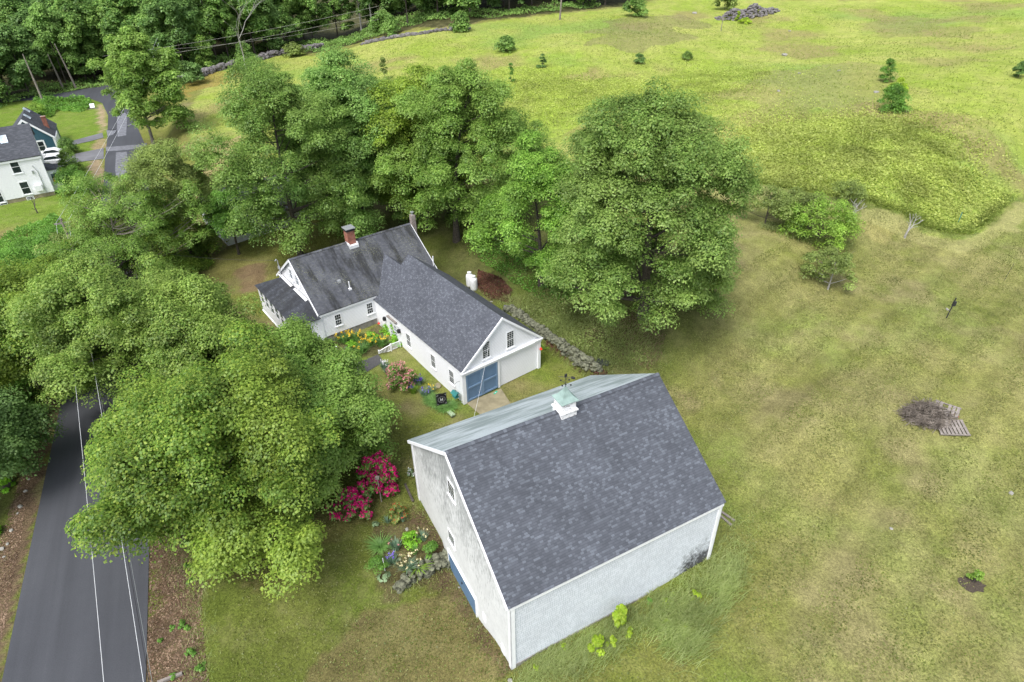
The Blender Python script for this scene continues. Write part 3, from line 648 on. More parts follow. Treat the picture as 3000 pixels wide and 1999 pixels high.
# ------------------------------------------------------------------ building helpers
def quad_uv(mb, pts, u0, v0):
    """roof plane: pts eave-left, eave-right, ridge-right, ridge-left; uv in metres"""
    P = [Vector(p) for p in pts]; e = (P[1]-P[0]).normalized(); n = (P[1]-P[0]).cross(P[-1]-P[0]).normalized(); f = n.cross(e)
    mb.quad(P, [(u0+(p-P[0]).dot(e), v0+(p-P[0]).dot(f)) for p in P])
def slope(mb, pts, th=.1, u0=0, v0=0):
    quad_uv(mb, pts, u0, v0); P = [Vector(p) for p in pts]; n = (P[1]-P[0]).cross(P[2]-P[0]).normalized()*-th
    Q = [p+n for p in P]; k = len(P)
    mb.quad(Q[::-1], [(0, .05)]*k)
    for i in range(k): mb.quad([P[i], Q[i], Q[(i+1) % k], P[(i+1) % k]], [(0, .05)]*4)
def wallframe(o, d):
    """matrix: x along the wall (d), y outwards, z up"""
    d = Vector(d).normalized(); n = Vector((d.y, -d.x, 0)); m = Matrix((list(d)+[0], list(n)+[0], [0, 0, 1, 0], [0, 0, 0, 1])).transposed(); m.translation = Vector(o); return m
def window(root, M, w, h, cols=3, rows=2, name='window', fr=.09, glass='glass', sill=True, mun=.015, pr=.012):
    """sash window centred on the frame's x=0 with its foot at z=0"""
    f = MB(); f.box(-w/2-fr, -w/2, -.05, .03, -fr, h+fr, M); f.box(w/2, w/2+fr, -.05, .03, -fr, h+fr, M)
    f.box(-w/2, w/2, -.05, .035, h, h+fr*1.2, M); f.box(-w/2, w/2, -.05, .026, h/2-.022, h/2+.022, M); f.box(-w/2, w/2, -.05, .032, -fr, 0, M)
    for i in range(1, cols): x = -w/2+w*i/cols; f.box(x-mun/2, x+mun/2, -.02, pr+.006, 0, h, M)
    for s_ in (0, 1):
        for j in range(1, rows): z = h/2*s_+h/2*j/rows; f.box(-w/2, w/2, -.02, pr+.004, z-mun/2, z+mun/2, M)
    o = f.build(name, MT['white'], root); g_ = MB(); g_.box(-w/2, w/2, -.03, pr, 0, h, M); g_.build('pane', MT[glass], o)
    if sill: MB().box(-w/2-fr-.04, w/2+fr+.04, 0, .08, -fr-.045, -fr, M).build('sill', MT['white'], o)
    return o
def gable_walls(L, Wd, e, h, z0, x0=.0, i=.12):
    m = MB(); xs = (i, L-i); ys = (i, Wd-i); k = (h-e)/(Wd/2); ee = e+k*i-.1; hh = h-.1
    for x in xs: m.quad([(x, ys[0], z0), (x, ys[1], z0), (x, ys[1], ee), (x, Wd/2, hh), (x, ys[0], ee)])
    for y in ys: m.quad([(xs[0], y, z0), (xs[1], y, z0), (xs[1], y, ee), (xs[0], y, ee)])
    return m
def rake(root, L, Wd, e, h, xs=(0,), wdt=.16, t=.06, mat='white'):
    m = MB(); k = math.hypot(Wd/2, h-e)
    for x in xs:
        for y0, sg in ((0, 1), (Wd, -1)):
            d = Vector((0, sg*Wd/2, h-e))/k; n = Vector((0, -sg*(h-e), Wd/2))/k; a = Vector((x, y0, e-.02)); b = Vector((x, Wd/2, h-.02)); n = -n*wdt
            for p, q in (((-t, 0, 0), (0, 0, 0)),):
                A, B_ = a+Vector((-t, 0, 0)), b+Vector((-t, 0, 0)); C_, D_ = B_+n, A+n
                m.quad([A, B_, C_, D_]); m.quad([D_+Vector((t, 0, 0)), C_+Vector((t, 0, 0)), B_+Vector((t, 0, 0)), A+Vector((t, 0, 0))]); m.quad([D_, C_, C_+Vector((t, 0, 0)), D_+Vector((t, 0, 0))]); m.quad([A, A+Vector((t, 0, 0)), B_+Vector((t, 0, 0)), B_])
    return m.build('rake_board', MT[mat], root)
# ------------------------------------------------------------------ barn
barn = empty('barn', (BA[0], BA[1], 0), 'big grey-white barn with slate shingle roof and white cupola nearest the camera', 'barn', BR)
m = MB(); i = .12; kx = (BH-BE)/(BW/2); ee = BE+kx*i-.1
m.quad([(i, i, -1.9), (BL-i, i, -1.9), (BL-i, i, ee), (i, i, ee)]); m.quad([(BL-i, BW-i, -1.9), (i, BW-i, -1.9), (i, BW-i, ee), (BL-i, BW-i, ee)])
m.quad([(BL-i, i, -1.9), (BL-i, BW-i, -1.9), (BL-i, BW-i, ee), (BL-i, BW/2, BH-.1), (BL-i, i, ee)]); m.build('wall', MT['barnwall'], barn)
m = MB(); m.quad([(i, BW-i, -1.9), (i, i, -1.9), (i, i, ee), (i, BW/2, BH-.1), (i, BW-i, ee)]); tag(m.build('gable_wall', MT['barngable'], barn), 'weathered gable wall with dark streaks')
m = MB(); slope(m, [(-.05, 0, BE), (BL+.05, 0, BE), (BL+.05, BW/2, BH), (-.05, BW/2, BH)], .09); m.build('roof', MT['roof_barn'], barn)
m = MB(); slope(m, [(BL+.05, BW, BE), (-.05, BW, BE), (-.05, BW/2+.004, BH-.002), (BL+.05, BW/2+.004, BH-.002)], .09); tag(m.build('roof', MT['roof_pale'], barn), 'pale grey back slope with green-grey streaks')
m = MB(); 
for yy, zz in ((BW/2-.14, BH-.08), (BW/2+.14, BH-.08)): m.quad([(-.06, BW/2, BH+.035), (BL+.06, BW/2, BH+.035), (BL+.06, yy, zz+.02), (-.06, yy, zz+.02)], [(0, .1), (BL, .1), (BL, .0), (0, .0)])
m.build('ridge_cap', MT['roof_barn'], barn)
rake(barn, BL, BW, BE, BH, (-.05,), .17, .06)
m = MB(); m.box(.04, BL-.04, .03, .10, BE-.26, BE-.09); m.box(.04, BL-.04, BW-.10, BW-.03, BE-.26, BE-.09); m.build('fascia', MT['white'], barn)
m = MB()
for x, y, s1, s2 in ((.06, .06, 1, 1), (BL-.06, .06, -1, 1), (.06, BW-.06, 1, -1), (BL-.06, BW-.06, -1, -1)):
    m = MB()
    xa, xb = sorted((x, x+s1*.24)); ya, yb = sorted((y, y+s2*.24)); zt = BE-.13; zb = -1.5 if y > 5 and x < 2 else (-.12 if x < 2 else .25)
    xc, xd = sorted((x, x+s1*.05)); yc, yd = sorted((y, y+s2*.05)); m.box(xa, xb, yc, yd, zb, zt); m.box(xc, xd, ya, yb, zb, zt-.003); m.build('corner_board', MT['white'], barn)

MB().box(.14, BL-.14, .08, .115, -1.5, .12).build('foundation', MT['found'], barn)
Mg = lambda y, z: wallframe((i, y, z), (0, -1, 0))    # gable wall faces -x
window(barn, Mg(6.22, 5.85), .70, .92, 3, 2, fr=.09, pr=.026); window(barn, Mg(6.9, 1.62), .70, .74, 3, 2, fr=.09, pr=.026)
d = MB(); Md = Mg(5.79, -1.2); d.box(-1.74, 1.74, -.02, .05, 0, 1.5, Md)
for x in np.arange(-1.74, 1.75, .174): d.box(x-.006, x+.006, .05, .058, 0, 1.5, Md)
dr = d.build('door', MT['blue'], barn); MB().box(.02, .07, .05, .11, .72, .86, Md).build('handle', MT['dark'], dr)
d = MB(); d.box(-1.84, 1.84, -.02, .10, 1.5, 1.60, Md); d.box(-1.84, -1.745, -.02, .08, 0, 1.5, Md); d.box(1.745, 1.84, -.02, .08, 0, 1.5, Md); d.build('door_frame', MT['white'], barn)
for y, z, h_ in ((3.08, -.32, .6), (1.02, -.12, .58)): MB().box(-.17, .17, -.02, .04, 0, h_, Mg(y, z)).build('hatch', MT['white'], barn)
cx_, cy_ = 6.5, BW/2; m = MB(); m.box(cx_-.44, cx_+.44, cy_-.44, cy_+.44, BH-.75, BH+.02)
cu = m.build('cupola', None, barn)
def peel():
    t = NT('peeling_white_paint', .6, .3); v = t.coord(); n = t.noise(t.scale(v, (2, 2, 9)), 2.4, 5, .7)
    t.col(t.ramp(n, [(.57, (.82, .82, .83)), (.62, (.16, .15, .14))])); return t.m
MT['peel'] = peel(); cu.data.materials.clear(); cu.data.materials.append(MT['peel'])
m = MB(); m.box(cx_-.50, cx_+.50, cy_-.50, cy_+.50, BH+.02, BH+.09); m.box(cx_-.40, cx_+.40, cy_-.40, cy_+.40, BH+.09, BH+.66); m.build('louvre_box', MT['peel'], cu)
m = MB()
for dz in np.arange(.15, .6, .075):
    for sg in (-1, 1): m.box(cx_-.28, cx_+.28, cy_+sg*.41-.008, cy_+sg*.41+.008, BH+dz, BH+dz+.045); m.box(cx_+sg*.41-.008, cx_+sg*.41+.008, cy_-.28, cy_+.28, BH+dz, BH+dz+.045)
m.build('louvre', MT['peel'], cu)
m = MB(); zr = BH+.66; ov = .50; prof = ((ov, 0), (.27, .22), (.11, .5), (.03, .72)); 
for k in range(3):
    for sx, sy in (((-1, -1), (1, -1)), ((1, -1), (1, 1)), ((1, 1), (-1, 1)), ((-1, 1), (-1, -1))):
        a, za = prof[k]; b, zb = prof[k+1]; m.quad([(cx_+sx[0]*a, cy_+sx[1]*a, zr+za), (cx_+sy[0]*a, cy_+sy[1]*a, zr+za), (cx_+sy[0]*b, cy_+sy[1]*b, zr+zb), (cx_+sx[0]*b, cy_+sx[1]*b, zr+zb)])
m.box(cx_-ov, cx_+ov, cy_-ov, cy_+ov, zr-.03, zr+.001); m.build('cupola_roof', MT['copper'], cu)
m = MB(); zt = zr+.66; m.tube([(cx_, cy_, zt), (cx_, cy_, zt+.85)], .014, 6); m.rock((cx_, cy_, zt+.16), .05, random.Random(1), (1, 1, 1)); m.rock((cx_, cy_, zt+.5), .035, random.Random(2), (1, 1, 1))
for a in range(4):
    t = a*math.pi/2+.4; m.tube([(cx_, cy_, zt+.28), (cx_+.30*math.cos(t), cy_+.30*math.sin(t), zt+.28)], .009, 4); m.box(cx_+.30*math.cos(t)-.03, cx_+.30*math.cos(t)+.03, cy_+.30*math.sin(t)-.03, cy_+.30*math.sin(t)+.03, zt+.25, zt+.31)
m.tube([(cx_-.30, cy_+.22, zt+.62), (cx_+.34, cy_-.24, zt+.62)], .012, 4); m.quad([(cx_+.2, cy_-.13, zt+.54), (cx_+.38, cy_-.26, zt+.50), (cx_+.36, cy_-.25, zt+.66), (cx_+.22, cy_-.15, zt+.7)])
m.box(cx_-.08, cx_+.05, cy_-.02, cy_+.02, zt+.62, zt+.80); m.build('weathervane', MT['dark'], cu)
# ------------------------------------------------------------------ farmhouse (old house, porch, connector and carriage ell are one building)
house = empty('farmhouse', (MA[0], MA[1], MZ), 'white clapboard farmhouse with long ell, sun porch, brick chimney and blue barn door', 'farmhouse', MR)
MI = house.matrix_basis.copy()
HM = Matrix.Translation((MA[0], MA[1], MZ)) @ Matrix.Rotation(MR, 4, 'Z'); HI = HM.inverted()
EM = HI @ Matrix.Translation((EA[0], EA[1], EZ)) @ Matrix.Rotation(ER, 4, 'Z')   # ell frame seen from the house frame
class EB(MB):   # builds in the ell's own frame, moved into the farmhouse's
    def build(s, name, mat, parent=None, smooth=False):
        o = MB.build(s, name, mat, None, smooth)
        if parent is ellr: o.parent = ellr; return o
        o.parent = parent; return o
m = gable_walls(ML, MW, ME, MH, -.02); m.build('wall', MT['clap'], house)
MB().box(.16, ML-.16, .16, MW-.16, -1.6, -.02).build('foundation', MT['found'], house)
m = MB(); slope(m, [(0, 0, ME), (ML, 0, ME), (ML, MW/2, MH), (0, MW/2, MH)], .09); slope(m, [(ML, MW, ME), (0, MW, ME), (0, MW/2+.003, MH-.002), (ML, MW/2+.003, MH-.002)], .09, 30); m.build('roof', MT['roof_main'], house)
m = MB()
for sg in (-1, 1): m.quad([(-.02, MW/2, MH+.03), (ML+.02, MW/2, MH+.03), (ML+.02, MW/2+sg*.15, MH-.075), (-.02, MW/2+sg*.15, MH-.075)][::sg], [(0, .1), (ML, .1), (ML, 0), (0, 0)][::sg])
m.build('ridge_cap', MT['roof_main'], house)
rake(house, ML, MW, ME, MH, (0,), .16, .06); rake(house, ML, MW, ME, MH, (ML+.06,), .16, .06)
m = MB(); m.box(.04, ML-.04, .04, .11, ME-.24, ME-.08); m.box(-.0, .24, .075, .115, -.02, ME-.1); m.box(.07, .12, .12, .3, -.02, ME-.1); m.box(ML-.3, ML-.08, .075, .115, -.02, ME-.1); m.build('trim', MT['white'], house)
Mf = lambda x, z: wallframe((x, .12, z), (1, 0, 0))
window(house, Mf(1.5, .66), .46, .92, 3, 2, fr=.08); window(house, Mf(4.28, .66), .46, .92, 3, 2, fr=.08)
Mh = lambda y, z: wallframe((.12, y, z), (0, -1, 0))
window(house, Mh(4.95, 3.25), .48, .82, 2, 2, fr=.08, glass='bglass'); window(house, Mh(3.72, 3.18), .46, .82, 2, 2, fr=.08, glass='bglass')
sl_ = (MH-ME)/(MW/2)
m = MB(); m.box(5.0, 5.66, 4.0, 4.66, MH-.75, MH+.98); ch = m.build('chimney', MT['brick'], house)
m = MB(); m.box(4.93, 5.73, 3.93, 4.73, MH+.98, MH+1.04); m.box(5.05, 5.61, 4.05, 4.61, MH+1.04, MH+1.16); m.build('chimney_cap', MT['dark'], ch); MB().box(4.90, 5.76, 3.90, 4.76, MH+1.16, MH+1.21).build('cap_plate', MT['metal'], ch)
m = MB(); m.box(4.92, 5.74, 3.72, 4.0, MH-.62, MH-.18); m.box(4.92, 4.998, 3.8, 4.5, MH-.5, MH-.02); m.box(5.662, 5.74, 3.8, 4.5, MH-.5, MH-.02); m.build('flashing', MT['tank'], ch)
m = MB(); m.box(ML+.05, ML+.42, 4.0, 4.4, -1, MH+.75); ch2 = m.build('chimney', MT['oldbrick'], house); tag(ch2, 'narrow grey chimney on the end wall'); MB().lathe([(.1, MH+.75), (.1, MH+.95), (.17, MH+.97), (.17, MH+1.02)], 12, Matrix.Translation((ML+.235, 4.2, 0))).build('flue_pipe', MT['metal'], ch2)
def onslope(px, py, y0, e0, k):      # photo point on the slope z=e0+k*(y-y0) of the old house
    d = ray(px, py); o = HI @ Vector(CO); dv = HI.to_3x3() @ Vector(d); t = (e0+k*(o.y-y0)-o.z)/(dv.z-k*dv.y); return o+dv*t
p = onslope(994, 827, 0, ME, sl_); m = MB(); m.box(p.x-.12, p.x+.12, p.y-.12, p.y+.14, p.z-.05, p.z+.17); m.build('roof_vent', MT['metal'], house)
p = onslope(1025, 846, 0, ME, sl_); m = MB(); m.tube([(p.x, p.y, p.z-.1), (p.x, p.y, p.z+.65)], .045, 8); m.box(p.x-.12, p.x+.12, p.y-.12, p.y+.12, p.z-.09, p.z+.05); m.build('vent_pipe', MT['white'], house)
MB().tube([(ML-.1, .7, ME+.3), (ML-.1, .7, ME+1.35)], .05, 8).build('vent_pipe', MT['white'], house)
m = MB(); m.tube([(-.12, 7.0, 2.6), (-.12, 7.0, 4.15), (-.2, 7.0, 4.3), (-.32, 7.0, 4.15)], .04, 6); m.box(-.2, -.06, 6.92, 7.08, 3.4, 3.65); m.build('service_mast', MT['metal'], house)
# sun porch
pe = 1.9; pt = 2.62
m = MB(); slope(m, [(-2.05, 8.45, pe), (-2.05, -.1, pe), (.1, 1.75, pt), (.1, 6.9, pt)], .07); slope(m, [(-2.05, -.1, pe), (.1, -.1, pe), (.1, 1.75, pt)], .07); slope(m, [(.1, 8.45, pe), (-2.05, 8.45, pe), (.1, 6.9, pt)], .07, 9); m.build('porch_roof', MT['roof_porch'], house)
m = MB(); a = Vector((.06, 1.5, 2.58)); 
for ya, yb in ((1.9, 4.4), (4.9, 7.6)): m.quad([(.05, ya, pt+.04), (-.16, ya, pt-.02), (-.16, yb, pt-.02), (.05, yb, pt+.04)])
m.build('porch_flashing', MT['tank'], house)
m = MB(); m.box(-1.9, .12, .08, 8.3, -.5, pe-.02); pw = m.build('porch_wall', MT['clap'], house)
MB().box(-1.98, .12, .0, 8.38, -.62, -.5).build('porch_floor', MT['white'], house)
for k in range(7): window(house, wallframe((-1.9, .75+k*1.12, .62), (0, -1, 0)), .62, 1.02, 1, 1, fr=.07, glass='bglass', sill=False)
window(house, wallframe((-1.05, .08, .55), (1, 0, 0)), .62, .98, 4, 2, fr=.08)
m = MB(); m.box(-1.5, .0, -.95, .08, -1.6, -.35); m.box(-1.5, .0, -1.5, -.95, -1.6, -.7); m.build('porch_step', MT['white'], house)
m = MB(); m.quad([(-.02, .08, -.2), (.6, -.85, -.75), (.6, -.85, -1.0), (-.02, .08, -1.0)]); m.quad([(-.06, .08, -.2), (-.06, .08, -1.), (.56, -.85, -1.), (.56, -.85, -.75)]); m.box(.5, .6, -.95, -.85, -1.2, -.5); m.build('bulkhead', MT['white'], house)
# the ell
ellr = None
def eb(): return EB()
def ebuild(mb, name, mat, parent=house):
    mb.v = [tuple(EM @ Vector(p)) for p in mb.v]; return MB.build(mb, name, MT[mat] if isinstance(mat, str) else mat, parent)
k_e = (EH-EE)/(EW/2)
m = MB(); j = .12; eel = EE+k_e*j-.1
m.quad([(j, -j, 0), (j, -EW+j, 0), (j, -EW+j, eel), (j, -EW/2, EH-.1), (j, -j, eel)]); m.quad([(EL, -j, 0), (EL, -EW+j, 0), (EL, -EW+j, eel), (EL, -EW/2, EH-.1), (EL, -j, eel)])
m.quad([(j, -j, 0), (EL+.6, -j, 0), (EL+.6, -j, eel), (j, -j, eel)]); m.quad([(j, -EW+j, 0), (EL, -EW+j, 0), (EL, -EW+j, eel), (j, -EW+j, eel)]); wl_ = ebuild(m, 'ell_wall', clap('ell_clapboard', (.82, .83, .86), .12, .08, .75))
m = MB(); m.box(.16, EL+.5, -EW+.16, -.16, -.9, 0); ebuild(m, 'ell_foundation', 'found')
m = MB(); slope(m, [(EL, 0, EE), (-.02, 0, EE), (-.02, -EW/2, EH), (EL, -EW/2, EH)], .09, 0, 0); slope(m, [(-.02, -EW, EE), (EL, -EW, EE), (EL, -EW/2-.003, EH-.002), (-.02, -EW/2-.003, EH-.002)], .09, 20); ebuild(m, 'ell_roof', 'roof_ell')
cr_ = -2.72; cz = EE+k_e*2.72
m = MB(); slope(m, [(12.15, 0, EE-.004), (EL, 0, EE-.004), (EL, cr_, cz), (15.35, cr_, cz)][::-1] if False else [(12.3, -.05, EE+.03), (EL-.01, 0, EE-.004), (EL-.01, cr_, cz), (15.35, cr_, cz)], .05)
m2 = MB(); slope(m2, [(12.75, 0, EE), (EL, 0, EE), (EL, cr_, cz), (15.35, cr_, cz)], .05) if False else None
m = MB(); slope(m, [(12.95, 0, EE), (EL, 0, EE), (EL, cr_, cz), (15.45, cr_, cz)], .05); slope(m, [(EL, -5.44, EE), (12.95, -5.44, EE), (15.45, cr_-.003, cz), (EL, cr_-.003, cz)], .05, 9); ebuild(m, 'connector_roof', 'roof_ell')
m = MB()
for y0, sg in ((0, -1), (-EW, 1)):
    a, b = Vector((-.02, y0, EE-.0)), Vector((-.02, -EW/2, EH-.0)); d_ = (b-a).normalized(); nn = Vector((0, d_.z*sg*1., -abs(d_.y)))*.0
    nn = Vector((0, 0, -.2)); o_ = Vector((-.07, 0, 0)); m.quad([a+o_, b+o_, b+nn+o_, a+nn+o_]); m.quad([a, a+nn, b+nn, b]); m.quad([a+nn, a+nn+o_, b+nn+o_, b+nn]); m.quad([a, b, b+o_, a+o_])
ebuild(m, 'ell_rake_board', 'white')
m = MB(); m.box(-.02, .118, -EW+.02, -.02, 2.42, 2.60); m.box(-.10, .118, -EW-.02, .0, 2.60, 2.68); m.box(-.14, .118, -EW-.05, -EW+.75, 2.68, 2.76); m.box(-.14, .118, -.78, .05, 2.68, 2.76)
m.box(.0, .118, -.34, -.06, -.0, 2.42); m.box(.0, .118, -EW+.06, -EW+.30, 0, 2.42); m.box(.12, .34, -.118, -.06, 0, 2.6); m.box(.0, .118, -3.26, -3.10, 0, 2.42); m.box(.3, EL+.4, -.118, -.07, 2.62, 2.76); ebuild(m, 'ell_trim', 'white')
m = MB(); m.box(.05, .1, -3.08, -.36, .08, 2.40); bd = ebuild(m, 'carriage_door', 'blue')
for q_, (ya, yb) in enumerate(((-3.08, -1.73), (-1.71, -.36))):
    m = MB()
    for y_ in (ya, yb-.12): m.box(.0, .05, y_, y_+.12, .08, 2.40)
    for z_ in (.08, 1.15, 2.26): m.box(.003, .05, ya+.12, yb-.12, z_, z_+.14)
    for y_ in np.arange(ya+.2, yb-.15, .1): m.box(.042, .05, y_-.006, y_+.006, .22, 2.26)
    ebuild(m, 'door_frame', 'blue_frame', bd)
def emw(x, y, z, d): return EM @ wallframe((x, y, z), d)
for x in (7.46, 3.92, 1.48): window(house, emw(x, -.12, 1.04, (-1, 0, 0)), .52, 1.06, 3, 3, fr=.08)
for y in (-2.22, -4.34): window(house, emw(.12, y, 3.08, (0, -1, 0)), .56, 1.26, 3, 4, fr=.08)
# french door, lanterns, steps and rail
Mdr = emw(9.77, -.12, .36, (-1, 0, 0)); m = MB()
for s_ in (-1, 1):
    xa, xb = sorted((s_*.01, s_*.64)); m.box(xa, xa+.1, -.02, .05, 0, 1.62, Mdr); m.box(xb-.1, xb, -.02, .05, 0, 1.62, Mdr)
    for z_ in (0, 1.52): m.box(xa+.1, xb-.1, -.02, .05, z_, z_+(.22 if z_ == 0 else .1), Mdr)
    for z_ in (.48, .74, 1.0, 1.26): m.box(xa+.1, xb-.1, -.01, .035, z_-.012, z_+.012, Mdr)
    m.box((xa+xb)/2-.012, (xa+xb)/2+.012, -.01, .037, .22, 1.52, Mdr)
m.box(-.78, -.66, -.02, .07, -.05, 1.72, Mdr); m.box(.66, .78, -.02, .07, -.05, 1.72, Mdr); m.box(-.82, .82, -.02, .09, 1.66, 1.80, Mdr)
fd = m.build('french_door', MT['white'], house); m = MB(); m.box(-.55, -.1, -.04, .01, .2, 1.54, Mdr); m.box(.1, .55, -.04, .01, .2, 1.54, Mdr); m.build('pane', MT['bglass'], fd)
MB().box(-.06, -.01, .05, .12, .75, .9, Mdr).build('handle', MT['dark'], fd)
MB().box(-.72, .72, .02, .2, 1.98, 2.06, Mdr).build('awning_rail', MT['wood'], house)
for x in (8.72, 11.05):
    Ml = emw(x, -.12, 1.62, (-1, 0, 0)); m = MB(); m.box(-.07, .07, .0, .06, .0, .34, Ml); m.box(-.09, .09, .06, .24, .05, .28, Ml); m.prism([(-.06, .08), (.06, .08), (.06, .22), (-.06, .22)], .28, .38, Ml); m.build('wall_lantern', MT['dark'], house)
m = MB(); m.box(8.6, 11.0, -.1, .75, -.7, .28); m.box(9.4, 11.3, .75, 1.25, -.7, .05); ebuild(m, 'step', 'concrete')
m = MB(); m.box(9.7, 10.4, .15, .55, .281, .30); ebuild(m, 'door_mat', 'dark')
m = MB()
for p_ in ((8.72, .05), (8.72, .85), (9.05, 1.75)): m.box(p_[0]-.05, p_[0]+.05, p_[1]-.05, p_[1]+.05, -.7, .98 if p_[1] < 1.5 else .6)
m.tube([(8.72, .05, .92), (8.72, .85, .92)], .035, 4); m.tube([(8.72, .05, .42), (8.72, .85, .42)], .03, 4); m.tube([(8.72, .85, .92), (9.05, 1.75, .5)], .035, 4); m.tube([(8.72, .85, .42), (9.05, 1.75, .0)], .03, 4)
for t in np.linspace(.12, .88, 7): m.box(8.70, 8.74, .05+.8*t-.018, .05+.8*t+.018, .42, .92)
for t in np.linspace(.1, .9, 8): m.box(8.72+.33*t-.018, 8.72+.33*t+.018, .85+.9*t-.018, .85+.9*t+.018, .42-.42*t, .92-.42*t)
ebuild(m, 'step_railing', 'white')
# ------------------------------------------------------------------ neighbours
q = atz(114, 453, 4.6); NRZ = rad(34.5)
nb = empty('white_house', (q.x, q.y, -.8), 'two storey white clapboard house at the left edge, dark roof with one skylight', 'house', NRZ)
m = MB(); Wn, en, hn = 11.4, 5.4, 8.1; m.quad([(-16, 0, .5), (0, 0, .5), (0, 0, en), (-16, 0, en)]); m.quad([(0, 0, .5), (0, Wn, .5), (0, Wn, en), (0, Wn/2, hn-.1), (0, 0, en)]); m.quad([(-16, Wn, .5), (-16, Wn, en), (0, Wn, en), (0, Wn, .5)]); m.quad([(-16, 0, .5), (-16, 0, en), (-16, Wn/2, hn), (-16, Wn, en), (-16, Wn, .5)]); m.build('wall', clap('neighbour_clapboard', (.80, .81, .83), .13, .05, .35), nb)
m = MB(); slope(m, [(-16, -.2, en-.05), (.2, -.2, en-.05), (.2, Wn/2, hn), (-16, Wn/2, hn)], .12); slope(m, [(.2, Wn+.2, en-.05), (-16, Wn+.2, en-.05), (-16, Wn/2+.01, hn-.005), (.2, Wn/2+.01, hn-.005)], .12, 20); m.build('roof', MT['roof_far'], nb)
MB().box(-16, -.05, .05, Wn-.05, -.6, .5).build('foundation', MT['concrete'], nb)
m = MB(); m.box(-16, .1, -.12, -.003, en-.42, en-.12); m.box(-.16, .02, -.04, -.002, .5, en-.4); m.quad([(.15, -.2, en-.2), (.15, Wn/2, hn-.15), (.15, Wn/2, hn-.45), (.15, -.2, en-.5)]); m.build('trim', MT['white'], nb)
Hn = Matrix.Translation(nb.location) @ Matrix.Rotation(NRZ, 4, 'Z'); Hni = Hn.inverted()
def on_y0(px, py, Hi, y=0.):
    o = Hi @ Vector(CO); dv = Hi.to_3x3() @ Vector(ray(px, py)); return o+dv*((y-o.y)/dv.y)
for a, b in (((32, 475), (59, 505)), ((62, 540), (88, 566)), ((-12, 570), (4, 592)), ((-60, 490), (-35, 515))):
    A, B = on_y0(*a, Hni), on_y0(*b, Hni); window(nb, wallframe(((A.x+B.x)/2, 0, min(A.z, B.z)), (1, 0, 0)), .85, 1.5, 1, 1, fr=.12)
for a in ((14, 603), (92, 588)): A = on_y0(*a, Hni); window(nb, wallframe((A.x, .05, .05), (1, 0, 0)), .7, .3, 2, 1, fr=.08, sill=False)
m = MB(); m.box(.0, 1.3, .9, 3.0, .3, 3.0); by = m.build('bay', MT['white'], nb); m = MB(); slope(m, [(1.45, .75, 3.0), (1.45, 3.15, 3.0), (0, 3.0, 3.5), (0, .9, 3.5)], .08); slope(m, [(0, .7, 3.02), (1.45, .75, 3.0), (0, .9, 3.5)], .05); m.build('bay_roof', MT['roof_far'], by)
window(nb, wallframe((.65, .9, 1.2), (1, 0, 0)), .7, 1.3, 1, 1, fr=.1, glass='bglass'); window(nb, wallframe((1.3, 1.95, 1.2), (0, 1, 0)), .9, 1.3, 1, 1, fr=.1, glass='bglass')
m = MB(); m.box(-1.9, -1.1, -.45, -.05, 1.0, 1.75); m.build('heat_pump', MT['white'], nb); MB().box(-1.5, -1.3, -.1, .0, 3.2, 3.6).build('meter_box', MT['metal'], nb)
MB().tube([(-.9, -.06, .6), (-.9, -.06, 3.4), (-1.2, -.06, 4.2)], .04, 6).build('conduit', MT['metal'], nb)
def slopebox(root, name, M0, px, py, w, l, e, k, mat, hgt=.12):
    o = M0 @ Vector(CO); dv = M0.to_3x3() @ Vector(ray(px, py)); t = (e+k*o.y-o.z)/(dv.z-k*dv.y); p = o+dv*t
    m = MB(); a = math.atan(k); R_ = Matrix.Translation(p) @ Matrix.Rotation(a, 4, 'X'); m.box(-w/2, w/2, -l/2, l/2, -.05, hgt, R_); return m.build(name, MT[mat], root)
slopebox(nb, 'skylight', Hni, 10.5, 410, .8, 1.5, en, (hn-en)/(Wn/2), 'skyl')
m = MB(); m.quad([(-6.2, Wn/2-1, hn-1.6), (-4.0, Wn/2-.5, hn-1.0), (-6.2, Wn/2-.9, hn+2.2)]); m = MB()
wg = [(-6.5, 3.5), (-3.6, 3.5)]; m.quad([(-8.5, 8.5, .5), (-3.9, 8.5, .5), (-3.9, 8.5, 6.9), (-6.2, 8.5, 10.2), (-8.5, 8.5, 6.9)]); m.quad([(-3.9, 8.5, .5), (-3.9, 14, .5), (-3.9, 14, 6.9), (-3.9, 8.5, 6.9)]); m.build('wing_wall', MT['white'], nb)
m = MB(); slope(m, [(-3.7, 8.3, 6.7), (-3.7, 14, 6.7), (-6.2, 14, 10.3), (-6.2, 8.3, 10.3)], .1); slope(m, [(-8.7, 14, 6.7), (-8.7, 8.3, 6.7), (-6.2, 8.3, 10.3), (-6.2, 14, 10.3)], .1); m.build('wing_roof', MT['roof_far'], nb)
NRZ = rad(28.07); q = atz(160.7, 400.5, 1.5); tl = empty('teal_house', (q.x, q.y, -.8), 'dark teal house with white trim and brick chimney behind the white house', 'house', NRZ)
Ht = Matrix.Translation(tl.location) @ Matrix.Rotation(NRZ, 4, 'Z'); Hti = Ht.inverted(); tw, te, th_, tD = 6.6, 2.3, 5.4, 8.2
m = MB(); m.quad([(-tw, .3, -1), (-.15, .3, -1), (-.15, .3, te), (-tw/2, .3, th_-.15), (-tw, .3, te)]); m.quad([(-.15, .3, -1), (-.15, tD, -1), (-.15, tD, te), (-.15, .3, te)]); m.quad([(-tw, .3, -1), (-tw, .3, te), (-tw, tD, te), (-tw, tD, -1)]); m.build('wall', MT['teal'], tl)
